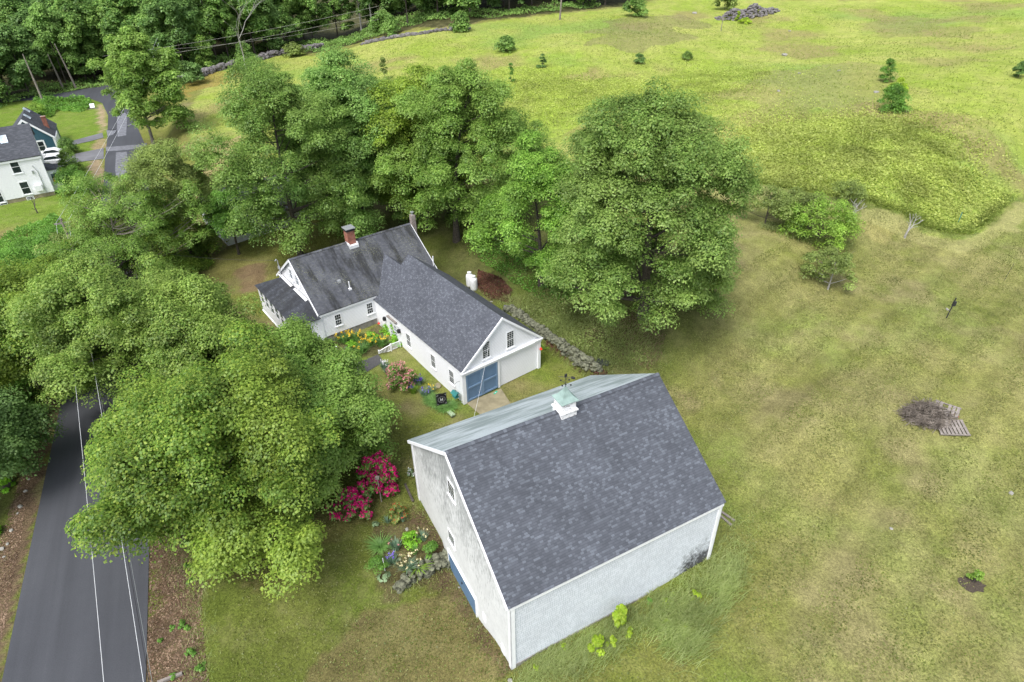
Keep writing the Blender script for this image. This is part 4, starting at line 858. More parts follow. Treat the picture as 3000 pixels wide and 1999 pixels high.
m = MB(); slope(m, [(0, 0, te), (0, tD+.2, te), (-tw/2, tD+.2, th_), (-tw/2, 0, th_)], .1); slope(m, [(-tw, tD+.2, te), (-tw, 0, te), (-tw/2, 0, th_), (-tw/2, tD+.2, th_)], .1, 12); m.build('roof', MT['roof_far'], tl)
m = MB(); kk = (th_-te)/(tw/2)
for x0, sg in ((0, -1), (-tw, 1)): m.quad([(x0, -.02, te), (-tw/2, -.02, th_), (-tw/2, -.02, th_-.38), (x0, -.02, te-.38)]); m.quad([(x0, .29, te-.38), (-tw/2, .29, th_-.38), (-tw/2, -.02, th_-.38), (x0, -.02, te-.38)])
m.box(-.4, -.1, .24, .31, -1, te-.2); m.build('trim', MT['white'], tl)
m = MB(); m.box(-.15, .1, .3, 4.2, -1, te-.1); m.build('enclosed_porch', MT['white'], tl)
A = on_y0(122, 428, Hti, .3); window(tl, wallframe((A.x, .3, A.z-.7), (1, 0, 0)), .75, 1.35, 1, 1, fr=.2)
def on_tslope(px, py):
    o = Hti @ Vector(CO); dv = Hti.to_3x3() @ Vector(ray(px, py)); t = (te-kk*o.x-o.z)/(dv.z+kk*dv.x); return o+dv*t
p = on_tslope(137, 371); m = MB(); m.box(p.x-.3, p.x+.3, p.y-.25, p.y+.25, p.z-.3, p.z+1.5); m.box(p.x-.36, p.x+.36, p.y-.31, p.y+.31, p.z+1.5, p.z+1.6); m.build('chimney', MT['brick'], tl)
for px_, py_ in ((77, 323), (79, 342)):
    p = on_tslope(px_, py_); m = MB(); R_ = Matrix.Translation(p) @ Matrix.Rotation(math.atan(kk), 4, 'Y'); m.box(-.5, .5, -.35, .35, -.05, .12, R_); m.build('skylight', MT['skyl'], tl)
# low white house between the trees
P0, P1 = at(669, 721), at(702, 710.5); rz = math.atan2(P1.y-P0.y, P1.x-P0.x)
ol = empty('low_white_house', (P0.x, P0.y, P0.z), 'low white house with a dark roof, half hidden by trees behind the farmhouse', 'house', rz)
m = MB(); m.box(-.0, 9.5, 0, 7.6, -.6, 2.3); m.quad([(0, 0, 2.3), (0, 3.8, 4.55), (0, 7.6, 2.3)]); m.quad([(9.5, 0, 2.3), (9.5, 7.6, 2.3), (9.5, 3.8, 4.55)]); m.build('wall', MT['clap'], ol)
m = MB(); slope(m, [(-.3, -.3, 2.15), (9.8, -.3, 2.15), (9.8, 3.8, 4.65), (-.3, 3.8, 4.65)], .1); slope(m, [(9.8, 7.9, 2.15), (-.3, 7.9, 2.15), (-.3, 3.81, 4.645), (9.8, 3.81, 4.645)], .1, 15); m.build('roof', MT['roof_main'], ol)
for x in (1.6, 5.2): window(ol, wallframe((x, 0, .75), (1, 0, 0)), .9, .8, 2, 1, fr=.1)
# ------------------------------------------------------------------ woods along the far side
rng0 = np.random.default_rng(77)
def proto(kind, seed, h, r, mat, ncl, rcl, per, leaf, shape, z0, gaps=0., r0=.22, bark='bark', name='forest_tree'):
    return tree(name, (0, 0, 0), h, r, r, G[mat], 'x', 'tree', ncl, rcl, per, leaf, seed, z0, shape, .22, r0, nl=14, gaps=gaps, inner=.5, bark=bark)
protos = [proto(0, 11, 19, 5.6, 'forest', 190, 1.4, 105, .46, 'tall', .16), proto(1, 12, 17, 6.0, 'dark', 200, 1.4, 105, .46, 'round', .12),
          proto(2, 13, 20, 5.2, 'forest_l', 170, 1.4, 105, .45, 'tall', .22, .08), proto(3, 14, 15, 5.2, 'forest', 180, 1.3, 105, .44, 'round', .10),
          proto(4, 15, 21, 5.6, 'dark', 190, 1.4, 100, .46, 'tall', .26, .05, .26, 'palebark')]
KN = ['mid green forest tree', 'dark spreading forest tree', 'light green tall forest tree', 'broad lower forest tree', 'tall dark tree with pale trunk']
used = set(); forest_n = 0
def place_forest(P, k, sc, rz, where):
    global forest_n
    if k in used: o = copy_tree(protos[k])
    else: o = protos[k]; used.add(k)
    o.location = P; o.rotation_euler = (0, 0, rz); o.scale = (sc*rng0.uniform(.88, 1.12), sc*rng0.uniform(.88, 1.12), sc)
    tag(o, KN[k]+' '+where[0], 'tree', where[1]); forest_n += 1
# front row of the woods, then rows behind it
edge = [(-40, 330), (60, 300), (180, 262), (250, 250), (330, 238), (430, 232), (505, 232), (620, 196), (700, 170), (780, 148), (870, 130), (960, 112), (1060, 98), (1160, 84), (1260, 70), (1360, 60), (1460, 48), (1560, 40), (1660, 28), (1760, 22), (1860, 4)]
EP = [at(*p) for p in edge]
spots = []
for row in range(7):
    for i in range(len(EP)-1):
        a, b = EP[i], EP[i+1]; L = (b-a).length; n = max(1, int(L/6.2)); nrm = Vector((-(b-a).y, (b-a).x, 0)).normalized()
        if nrm.y < 0: nrm = -nrm
        for j in range(n):
            p = a.lerp(b, (j+.5)/n)+nrm*(3+row*6.2+rng0.uniform(-2, 2))+Vector((rng0.uniform(-2, 2), 0, 0))
            pr = proj((p.x, p.y, float(hz(p.x, p.y)))); top = proj((p.x, p.y, float(hz(p.x, p.y))+22))
            if pr[0] < -260 or pr[0] > 2100 or pr[1] < -330: continue
            if 1180 < pr[0] and row > 3: continue
            spots.append((p, row, pr))
for p, row, pr in spots:
    if forest_n >= 175: break
    if row == 0 and 900 < pr[0] < 1750 and rng0.random() < .30: continue
    k = int(rng0.choice([0, 1, 2, 3, 4], p=[.3, .22, .2, .14, .14])); where = ('in the woods west of the road bend', 'woods beyond the road bend') if pr[0] < 480 else (('in the woods behind the long stone wall', 'woods behind the stone wall') if pr[0] < 1200 else ('in the tree line at the top of the meadow', 'tree line above the meadow'))
    place_forest((p.x, p.y, float(hz(p.x, p.y))-.1), k, rng0.uniform(.82, 1.15), rng0.uniform(0, 6.28), where)
for k in range(5):
    if k not in used: place_forest(at(300, 200), k, 1, 0, ('in the woods west of the road bend', 'woods beyond the road bend'))
# low growth under the wood's edge
def patch_leaves(name, pts, n, mat, leaf, hgt, seed, label=None, up=.8, clump=0):
    rng = np.random.default_rng(seed); P = scatter(pts, n, rng)
    hh = hgt*(fbm(P[:, 0], P[:, 1], 3.0, seed) if clump else 1)
    if clump == 1: hh = np.clip((hh/hgt-.33)*2.2, .02, 1)*hgt
    if name == 'lawn_grass':
        ag = -P[:, 0]*dd_.y+P[:, 1]*dd_.x; kk_ = .5*fbm(P[:, 0], P[:, 1], 2.5, 9)+.22+.22*np.sin(ag*2.2)*(P[:, 0] > 12)+.16*np.sin(ag*.75+1)*(P[:, 0] > 12) > .40+.2*rng.uniform(-1, 1, n); P = P[kk_]; n = len(P); hh = hgt
    if clump == 2:
        P[:, :2] += rng.normal(size=(n, 2))*np.where(rng.random(n) < .5, 2.0, 6.0)[:, None]; P[:, 2] = hz(P[:, 0], P[:, 1]); kp = (fbm(P[:, 0], P[:, 1], 4.0, seed) > .34+.14*rng.uniform(-1, 1, n)) & in_poly(P[:, 0], P[:, 1], WP['field_edge']); P = P[kp]; n = len(P); hh = hgt
    P[:, 2] += hh*rng.uniform(.45, 1, n); N = norm(rng.normal(size=(n, 3))*.7+np.array([0, 0, up])); V, Fq = leafquads(P, N, leaf, rng)
    o = npmesh(name, V, Fq, G[mat]); return tag(o, label, kind='stuff') if label else tag(o, kind='stuff')
patch_leaves('undergrowth', W([(-40, 330), (60, 296), (250, 262), (370, 244), (520, 258), (640, 200), (780, 150), (1100, 112), (1500, 50), (1760, 22), (1740, 10), (1480, 32), (1080, 88), (760, 132), (600, 176), (480, 226), (370, 228), (180, 246), (-40, 300)]), 26000, 'forest_l', .38, 1.6, 31, None, .8, 1)
patch_leaves('undergrowth', W([(95, 345), (150, 345), (170, 325), (235, 330), (268, 318), (270, 300), (240, 290), (180, 292), (100, 300)]), 7000, 'bush', .30, 1.6, 32, None, .8, 1)
patch_leaves('roadside_undergrowth', W([(-60, 760), (60, 680), (170, 640), (230, 700), (250, 860), (185, 960), (150, 1130), (75, 1290), (-60, 1500)]), 26000, 'bush', .24, 1.9, 33, None, .8, 1)
patch_leaves('fern_patch', W([(2080, 425), (2280, 365), (2600, 355), (2780, 405), (2860, 500), (2870, 600), (2830, 655), (2640, 608), (2450, 565), (2160, 518)]), 70000, 'fern', .22, .35, 34, None, 1.5, 2)
patch_leaves('fern_patch', W([(1350, 250), (1500, 210), (1650, 225), (1850, 250), (2100, 200), (2290, 205), (2190, 255), (2040, 310), (1900, 300), (1500, 380), (1250, 420), (1230, 330)]), 36000, 'fern', .22, .3, 35, None, 1.5, 2)
patch_leaves('bank_weeds', W([(1520, 905), (1640, 860), (1800, 930), (1900, 1060), (1780, 1070), (1640, 985)]), 5000, 'grass', .14, .3, 36, None, .6, 1)
patch_leaves('bank_weeds', W([(1400, 640), (1560, 700), (1700, 860), (1620, 900), (1500, 830), (1400, 760)]), 6000, 'bush', .16, .35, 37, None, .6, 1)
patch_leaves('fallen_leaves', W(PX['litter_r']), 7000, 'litter', .10, .03, 38, None, 3)
patch_leaves('fallen_leaves', W([(60, 1400), (85, 1400), (60, 1590), (0, 1900), (-60, 1900), (0, 1580)]), 2600, 'litter', .09, .03, 39, None, 3)
patch_leaves('fallen_leaves', W(PX['hill_leaf']), 3500, 'litter', .11, .03, 40, None, 3)
patch_leaves('bark_mulch', W(PX['mulch']), 5000, 'mulchl', .10, .05, 41, None, 2)
patch_leaves('bark_mulch', W(PX['mulch2']), 2500, 'mulchl', .09, .05, 42, None, 2)
def tallgrass(name, poly, n, mat, L, Wd, seed, spread=.5, droop=.5, wind=None):
    rng = np.random.default_rng(seed); P = scatter(W(poly), n, rng); P[:, :2] += rng.normal(size=(n, 2))*(.35 if n < 15000 else .28 if n < 20000 else 2); P[:, 2] = hz(P[:, 0], P[:, 1]); P = P[fbm(P[:, 0], P[:, 1], 1.6 if n < 20000 else 6, seed+3) > .36+.13*rng.uniform(-1, 1, len(P))]; n = len(P); V, Fq = straps(P, n, L, Wd, rng, spread, droop, .05)
    if wind is not None:
        z0_ = np.repeat(P[:, 2], 8); hh = V[:, 2]-z0_; s_ = vnoise(V[:, 0], V[:, 1], 2.2, seed)-.5; V[:, 0] += hh*(wind[0]+1.6*s_); V[:, 1] += hh*(wind[1]+1.2*s_)
    return tag(npmesh(name, V, Fq, G[mat]), kind='stuff')
tallgrass('tall_grass', [(1930, 1760), (2010, 1740), (2100, 1650), (2150, 1640), (2140, 1740), (2080, 1830), (2020, 1930), (1960, 1920), (1900, 1840), (1860, 1790)], 6000, 'grass', .62, .028, 51, .5, .6, (.3, -.3))
tallgrass('tall_grass', [(1540, 1975), (1640, 1900), (1720, 1860), (1860, 1790), (1960, 1740), (1900, 1830), (1720, 1960), (1600, 2040), (1510, 2040)], 7000, 'grass', .34, .024, 52, .5, .5, (.2, -.2))
tallgrass('tall_grass', [(2080, 1640), (2130, 1600), (2150, 1500), (2190, 1560), (2170, 1700), (2110, 1700)], 2600, 'grass', .34, .022, 53, .5, .5, (.2, -.2))
tallgrass('tall_grass', [(2165, 508), (2450, 562), (2640, 608), (2838, 668), (2900, 620), (2950, 570), (2960, 578), (2905, 636), (2840, 684), (2640, 622), (2450, 575), (2165, 522)], 17000, 'meadow', .42, .05, 54, .5, .6, (.3, -.2))
tallgrass('tall_grass', [(2330, 650), (2400, 690), (2490, 720), (2440, 735), (2370, 715), (2300, 690)], 2600, 'grass', .6, .04, 55, .5, .6, (.3, -.2))
tallgrass('tall_grass', [(2240, 650), (2290, 665), (2270, 680), (2235, 668)], 800, 'grass', .5, .04, 56, .5, .6, (.3, -.2))
tallgrass('meadow_grass', [(560, 400), (640, 215), (760, 170), (1100, 130), (1300, 95), (1500, 65), (1760, 40), (2080, 60), (2300, 20), (2990, 0), (2990, 500), (2900, 600), (2820, 400), (2500, 350), (2180, 400), (1700, 440), (1300, 500), (900, 480), (640, 560)], 42000, 'meadow', .28, .10, 57, .5, .4, (.3, -.3))
patch_leaves('lawn_grass', [(x, y) for x, y in ((-14, 15), (6, 13.5), (24, 15), (50, 38), (58, 60), (34, 62), (15, 45), (8, 34), (-12, 33), (-15, 24))], 150000, 'lawnb', .085, .05, 60, None, 1.4)
tallgrass('rough_grass', [(1500, 1990), (1520, 1965), (1800, 1810), (2084, 1640), (2096, 1655), (1810, 1832), (1530, 1990)], 3000, 'grass', .26, .022, 61, .5, .6)
tallgrass('rough_grass', [(1215, 1470), (1225, 1464), (1325, 1620), (1400, 1780), (1495, 1968), (1480, 1975), (1385, 1790), (1308, 1632)], 900, 'grass', .18, .02, 62, .5, .6)
tallgrass('rough_grass', [(1330, 1625), (1215, 1675), (1150, 1728), (1165, 1740), (1230, 1700), (1335, 1655)], 500, 'grass', .3, .03, 63, .5, .6)
tallgrass('rough_grass', [(1478, 892), (1560, 940), (1680, 1025), (1775, 1075), (1770, 1095), (1660, 1045), (1550, 975), (1474, 915)], 1600, 'grass', .38, .03, 64, .5, .6)
tallgrass('rough_grass', [(1440, 890), (1560, 860), (1700, 920), (1900, 980), (1960, 1060), (1830, 1090), (1700, 1040), (1560, 950)], 9000, 'grass', .34, .022, 58, .5, .6, (.2, -.3))
tallgrass('rough_grass', [(440, 1500), (640, 1640), (600, 1700), (620, 1999), (560, 1999), (560, 1780), (430, 1560)], 2600, 'grass', .25, .02, 59, .5, .6)
# ------------------------------------------------------------------ the big trees round the farmhouse
px_tree('maple_tree', (1885, 925), 232, 560, G['maple'], 'big round dark green maple on the bank right of the farmhouse', 'tree', cx=1895, ncl=700, rcl=1.05, per=170, leaf=.23, seed=21, z0=.05, r0=.42, nl=50, lump=.12, inner=.42, twigs=1, wk=1.0, gaps=.04, fork=.12)
px_tree('ash_tree', (1584, 835), 368, 260, G['ash'], 'slim bright green ash with feathery leaves left of the big round maple', 'tree', cx=1560, ncl=230, rcl=1.0, per=190, leaf=.22, seed=22, z0=.08, shape='tall', r0=.22, nl=22, wk=1.05)
px_tree('maple_tree', (1338, 705), 160, 385, G['maple_g'], 'green maple with grey trunk directly behind the propane tanks', 'tree', cx=1375, ncl=560, rcl=1.1, per=170, leaf=.24, seed=23, z0=.06, lump=.24, shape='tall', r0=.34, nl=30, twigs=1, wk=1.1, gaps=.08)
px_tree('maple_tree', (1254, 662), 160, 290, G['maple_y'], 'yellow-green maple in the middle of the row behind the farmhouse', 'tree', cx=1225, ncl=360, rcl=1.1, per=170, leaf=.24, seed=24, z0=.08, lump=.24, shape='tall', r0=.28, nl=26, wk=1.1, gaps=.06)
px_tree('maple_tree', (1072, 680), 125, 380, G['forest_l'], 'tall green maple rising behind the brick chimney', 'tree', cx=1020, ncl=520, rcl=1.1, per=160, leaf=.25, seed=25, z0=.06, lump=.24, shape='tall', r0=.30, nl=28, twigs=1, wk=1.05, gaps=.08)
px_tree('maple_tree', (881, 750), 160, 360, G['olive'], 'green maple with dark trunk behind the left end of the farmhouse', 'tree', cx=835, ncl=500, rcl=1.1, per=150, leaf=.23, seed=26, z0=.10, lump=.26, r0=.30, nl=34, twigs=2, wk=1.05, gaps=.06)
px_tree('maple_tree', (452, 428), 78, 215, G['maple_g'], 'ragged lone tree beside the road bend, standing clear of the woods', 'tree', cx=420, ncl=300, rcl=1.2, per=170, leaf=.30, seed=27, z0=.14, shape='tall', lump=.35, r0=.28, nl=34, gaps=.08, wk=1.05, twigs=2, bark='wood')
px_tree('sumac_tree', (560, 745), 405, 285, G['apple'], 'pale green tree with reddish seed heads left of the low white house', 'tree', cx=500, ncl=230, rcl=.9, per=170, leaf=.20, seed=28, z0=.12, r0=.18, nl=30, gaps=.1, twigs=1)
px_tree('maple_tree', (700, 745), 552, 190, G['bush'], 'dark green tree half hiding the low white house', 'tree', cx=680, ncl=60, rcl=.8, per=150, leaf=.22, seed=29, z0=.3, r0=.16, nl=20, gaps=.25)
px_tree('locust_tree', (400, 905), 505, 500, G['maple_g'], 'thin-crowned tree with many bare grey branches beside the road', 'tree', cx=370, ncl=260, rcl=.85, per=110, leaf=.20, seed=30, z0=.25, shape='vase', lump=.3, r0=.26, nl=90, gaps=.12, twigs=3, bark='twig', fork=.08)
px_tree('maple_tree', (1150, 610), 185, 260, G['maple_g'], 'maple filling the gap between the chimney maple and the yellow-green one', 'tree', cx=1130, ncl=330, rcl=1.1, per=150, leaf=.25, seed=44, z0=.05, shape='tall', r0=.24, nl=20, lump=.2)
px_tree('maple_tree', (980, 640), 235, 260, G['olive'], 'shaded maple tucked between the two tallest trees behind the house', 'tree', cx=930, ncl=330, rcl=1.1, per=150, leaf=.25, seed=45, z0=.05, shape='tall', r0=.24, nl=20, lump=.2)
px_tree('maple_tree', (500, 830), 560, 240, G['maple_m'], 'leafy roadside tree below the tree with seed heads', 'tree', cx=480, ncl=220, rcl=1.0, per=140, leaf=.22, seed=46, z0=.06, r0=.16, nl=20, lump=.25)
px_tree('maple_tree', (330, 880), 600, 260, G['apple'], 'pale grey-green tree leaning over the road by the utility pole', 'tree', cx=330, ncl=200, rcl=.9, per=130, leaf=.2, seed=47, z0=.1, r0=.16, nl=40, lump=.3, twigs=2, gaps=.1)
def big(base, topz, r, cx_off, mat, label, seed, ncl=300, z0=.2, **k):
    return tree('maple_tree', at(*base), topz, r, r*k.pop('asp', 1.), G[mat], label, 'tree', ncl, 1.05, k.pop('per', 190), k.pop('leaf', .22), seed, z0, r0=.38, off=cx_off, nl=30, **k)
big((695, 1535), 11.3, 6.1, (0.2, 0), 'maple_m', 'large front maple overhanging the road and lawn, nearest tree to the camera', 61, 600, .08, lump=.26, inner=.4, twigs=1, gaps=.08)
big((945, 1380), 8.4, 3.9, (0, 0), 'maple_g', 'dark green maple crown over the magenta rhododendron', 62, 260, .08, lump=.2)
big((430, 1175), 11.5, 6.0, (-1.2, .0), 'maple_l', 'broad maple arching over the road behind the front maple', 63, 520, .16, lump=.38, gaps=.05, twigs=2, bark='wood')
big((620, 1140), 8.8, 3.5, (0, 0), 'maple_l', 'light green maple just left of the sun porch', 64, 300, .1, lump=.2, gaps=.03)
big((865, 1190), 6.4, 2.9, (0, 0), 'maple_g', 'bright green tree in front of the sun porch steps', 65, 170, .1)
big((120, 1130), 10.5, 5.6, (0, 0), 'maple_m', 'leafy tree on the far side of the road at the left edge', 66, 380, .1, lump=.2, gaps=.04)
big((20, 1420), 8.5, 4.4, (-.8, 0), 'dark', 'dark green tree in the lower left corner of the roadside thicket', 67, 180, .1, lump=.2)
big((250, 985), 7.6, 4.0, (0, 0), 'maple_m', 'low bushy maple leaning over the far road verge', 68, 160, .15, lump=.25)
big((70, 870), 5.0, 4.3, (0, 0), 'bush', 'dense green shrubby tree below the white house lawn', 69, 170, .05, shape='dome', lump=.2)
big((215, 800), 4.6, 3.6, (0, 0), 'bush', 'dense green shrubby tree by the utility pole', 70, 130, .05, shape='dome', lump=.2)
big((10, 1010), 6.6, 4.0, (0, 0), 'forest', 'darker green tree at the left edge, upslope of the leafy roadside tree', 71, 150, .1, lump=.2)
# orchard
def small(name, base, top, w, mat, label, seed, cat='tree', **k):
    kk = dict(ncl=60, rcl=.5, per=90, leaf=.13, seed=seed, z0=.3, shape='dome', r0=.10, nl=16, gaps=.12, cx=None); kk.update(k); kk['ncl'] = int(kk['ncl']*1.4)
    return px_tree(name, base, top, w*1.35, G[mat], label, cat, **kk)
small('apple_tree', (2240, 658), 548, 120, 'apple', 'small apple tree with dark forked trunk, leftmost in the orchard', 81, ncl=75, rcl=.6, twigs=1)
small('apple_tree', (2345, 650), 560, 130, 'apple', 'grey-green apple tree behind the bright one', 82, ncl=70, rcl=.6, twigs=1)
small('apple_tree', (2395, 705), 585, 175, 'apple_b', 'bright yellow-green apple tree standing in long grass', 83, ncl=120, rcl=.65, z0=.12)
small('apple_tree', (2480, 607), 530, 80, 'apple', 'young upright apple tree at the meadow edge', 84, ncl=36, rcl=.5, shape='vase')
small('apple_tree', (2425, 848), 742, 135, 'apple', 'nearest orchard tree, lopsided with a crooked pale trunk', 85, ncl=60, rcl=.5, z0=.25, lump=.4, gaps=.2, twigs=2, bark='palebark')
# shrubs in the meadow
def shrub(base, w, h, mat, label, seed, name='shrub', cat='shrub', n=26, rcl=.5, per=70, leaf=.16, shape='dome', **k):
    P = at(*base); d = proj(P)[2]; r = w/2*d/F; hh = h*d/F/ .9
    return tree(name, P, hh, r*.85, r*.85, G[mat], label, cat, n, min(rcl, r*.45), per, leaf, seed, .04, shape, .25, .05, nl=6, inner=.3, **k)
shrub((1483, 152), 62, 40, 'forest', 'round grey-green shrub high in the meadow', 91, n=40, rcl=.9, leaf=.3)
shrub((1590, 198), 28, 38, 'dark', 'small dark juniper bush in the meadow', 92, n=14, leaf=.25, shape='cone')
shrub((1497, 242), 26, 48, 'bush', 'narrow dark shrub just above the maple row', 93, n=14, leaf=.25, shape='cone')
shrub((1873, 187), 38, 26, 'dark', 'low dark shrub right above the big round maple', 94, n=16, leaf=.25)
shrub((2013, 176), 34, 24, 'olive', 'low shrub beside a pale rock in the meadow', 95, n=16, leaf=.25)
shrub((2592, 240), 44, 58, 'bush', 'upright dark shrub, upper one of the pair in the meadow', 96, n=22, leaf=.25)
shrub((2608, 325), 82, 70, 'bush', 'largest bushy sapling of the meadow, below the upright shrub', 97, n=50, rcl=.8, leaf=.26)
shrub((2630, 268), 46, 36, 'young', 'yellow-green sapling top right of the bushy sapling', 98, n=16, leaf=.24)
shrub((2982, 228), 44, 44, 'dark', 'dark shrub at the right edge of the meadow', 99, n=22, leaf=.25)
shrub((2122, 30), 84, 46, 'apple', 'big pale green shrub behind the stone pile', 100, n=60, rcl=1., leaf=.34)
shrub((1128, 232), 34, 56, 'apple', 'thin pale young tree poking above the maple row', 101, n=20, leaf=.26, shape='cone')
shrub((1128, 110), 100, 66, 'forest_l', 'round light green bush at the wood edge', 102, n=80, rcl=1.1, leaf=.36)
shrub((610, 205), 62, 90, 'maple_g', 'light green young tree at the left end of the stone wall', 103, n=60, rcl=1.1, leaf=.34, shape='cone')
shrub((560, 245), 80, 60, 'dark', 'dark bush at the wood edge beside the young tree', 104, n=60, rcl=1.1, leaf=.34)
shrub((860, 165), 70, 36, 'apple', 'pale bush by the long stone wall', 105, n=40, rcl=.9, leaf=.34)
shrub((725, 195), 70, 60, 'forest', 'mid green bush growing over the stone wall', 106, n=50, rcl=1.1, leaf=.34)
shrub((2160, 62), 20, 24, 'young', 'small bright conifer in front of the stone pile', 107, n=12, leaf=.22, shape='cone')
shrub((2180, 68), 46, 14, 'young', 'patch of bright weeds at the foot of the stone pile', 108, n=20, leaf=.22)
shrub((1350, 92), 60, 50, 'forest', 'green bush in the tree line above the meadow', 109, n=50, rcl=1., leaf=.34)
shrub((1860, 48), 70, 46, 'forest', 'bush at the right end of the tree line', 110, n=50, rcl=1., leaf=.34)
shrub((204, 450), 50, 44, 'forest', 'dark rounded shrub beside the driveway', 111, n=50, rcl=.8, leaf=.26)
shrub((118, 345), 60, 40, 'apple_b', 'pale willow shrub behind the teal house', 112, n=40, rcl=.8, leaf=.26)
shrub((210, 505), 62, 62, 'maple_g', 'green shrub in front of the white cars', 113, n=40, rcl=.7, leaf=.24)
shrub((215, 560), 110, 60, 'bush', 'dark rhododendron by the bay window', 114, n=60, rcl=.8, leaf=.26)
shrub((155, 520), 36, 40, 'apple', 'pale bush at the corner of the white house', 115, n=20, rcl=.5, leaf=.24)
for k, (a, b) in enumerate(((2, 0), (0, 4))):
    P = at(178+a*3, 545+b*4); rng = np.random.default_rng(k); Pn = np.array(P)+rng.normal(size=(60, 3))*.25+np.array([0, 0, 1.9]); V, Fq = leafquads(Pn, norm(rng.normal(size=(60, 3))+[0, 0, 1]), .22, rng)
    tag(npmesh('flower_cluster', V, Fq, G['yellow']), 'yellow azalea blossom '+('beside the bay window' if k == 0 else 'lower by the white house corner'), 'flowers')
# vine-covered bush by the connector, saplings by the barn
shrub((1172, 985), 52, 62, 'brightbush', 'bright green round vine bush at the corner of house and ell', 120, n=40, rcl=.35, per=130, leaf=.09)
shrub((1815, 1835), 50, 96, 'young', 'bright yellow-green maple sapling against the barn wall', 121, n=26, rcl=.35, per=60, leaf=.13, shape='cone')
shrub((1748, 1900), 48, 48, 'young', 'low yellow-green seedling with red tips, left of the sapling', 122, n=14, rcl=.3, per=50, leaf=.11)
shrub((1792, 1888), 30, 40, 'young', 'narrow seedling right beside the red-tipped one', 123, n=9, rcl=.25, per=50, leaf=.11)
shrub((2850, 1706), 36, 50, 'apple_b', 'young sapling in a ring of dark mulch', 124, n=12, rcl=.28, per=45, leaf=.11)
shrub((1903, 1765), 22, 20, 'bush', 'green weed at the foot of the barn wall', 125, n=6, rcl=.18, per=40, leaf=.09)
for k, (x, y, w, l) in enumerate(((1955, 1760, 34, 'yellow weed in the long grass nearest the barn wall'), (1950, 1815, 26, 'yellow weed lowest in the long grass'), (2035, 1745, 44, 'widest yellow weed in the long grass'), (1970, 1735, 18, 'small yellow weed at the top of the long grass'), (1845, 1855, 34, 'yellow-green weed right of the maple sapling'), (2005, 1830, 20, 'small weed at the right of the long grass'), (1650, 1890, 26, 'tufted weed below the barn wall'), (1570, 1950, 22, 'weed near the barn corner post'))):
    shrub((x, y+8), w, w*.6, 'young', l, 130+k, 'weed', 'weed', n=6, rcl=.16, per=26, leaf=.09)
for k, (x, y, w) in enumerate(((545, 1600, 34), (548, 1660, 26), (540, 1835, 40), (560, 1915, 32), (590, 1960, 30), (510, 1985, 28), (505, 1840, 18), (560, 1700, 22), (470, 1880, 18))):
    shrub((x, y), w, w*.5, 'bush', ['leafy weed nearest the front maple on the leaf-covered bank', 'second weed down the leafy bank', 'large pale weed midway along the bank', 'weed below the large pale one', 'weed near the foot of the bank', 'weed beside the grey log', 'small weed at the road side of the bank', 'small weed below the maple overhang', 'tiny weed close to the road edge'][k], 150+k, 'weed', 'weed', n=6, rcl=.2, per=30, leaf=.10)
for k, (x, y) in enumerate(((50, 1430), (95, 1330), (20, 1560), (150, 1220), (110, 1250), (45, 1320))):
    shrub((x-30, y), 46, 34, 'brightbush', ['bright bush above the roadside stones', 'bright bush higher on the left bank', 'bright bush at the left frame edge', 'bush beside the road under the arching maple', 'small bush in the left bank ferns', 'lowest shrub of the dark thicket'][k], 170+k, n=12, rcl=.35, per=60, leaf=.14)
# ------------------------------------------------------------------ flower beds
def petals(P, n, r, mat, size, seed, parent, z=(0, 1), name='flowers'):
    rng = np.random.default_rng(seed); c = np.asarray(P); m = n*7; idx = np.repeat(np.arange(len(c)), m//len(c)+1)[:m]
    Q = c[idx]+rng.normal(size=(m, 3))*size*.45; V, Fq = leafquads(Q, norm(rng.normal(size=(m, 3))+[0, 0, .8]), size, rng, .9); return npmesh(name, V, Fq, G[mat], parent)
def bushf(base, w, h, leafm, petm, label, seed, nfl, psize=.07, name='flowering_shrub', cat='shrub', n=30, cover=.9, leaf=.09):
    P = at(*base); d = proj(P)[2]; r = w/2*d/F; hh = h*d/F/.9; root = empty(name, P, label, cat)
    C, rng = crown_pts(r*.85, r*.85, hh*.12, hh*.85, n, seed, 'dome', .25, .3); Rr = .3*rng.uniform(.6, 1.3, n)*min(1, r); Pn, N = clusters(C, Rr, 90, rng)
    V, Fq = leafquads(Pn, N, leaf, rng); npmesh('foliage', V, Fq, G[leafm], root)
    ids = rng.integers(0, len(Pn), nfl); petals(Pn[ids]+N[ids]*.05, nfl, 0, petm, psize, seed+1, root)
    mb = MB(); limbs(mb, C, hh, .03, rng, 8, seg=4); mb.build('stem', MT['twig'], root); return root
bushf((1172, 1135), 100, 84, 'bush', 'pink', 'round pink azalea in bloom in front of the ell', 201, 1100, .055, n=60)
bushf((1118, 1435), 135, 125, 'bush', 'magenta', 'magenta rhododendron between the front maple and the barn', 202, 620, .13, n=70, leaf=.12)
bushf((1040, 1500), 150, 80, 'dark', 'magenta', 'darker magenta rhododendron under the maple branches', 203, 300, .12, n=40, leaf=.12)
bushf((1170, 1520), 56, 60, 'apple', 'redf', 'airy red and white flowering bush beside the magenta rhododendron', 204, 70, .035, n=16)
bushf((1205, 1392), 26, 22, 'hosta', 'whitef', 'small white-edged plant by the back corner of the barn', 205, 16, .05, n=8)
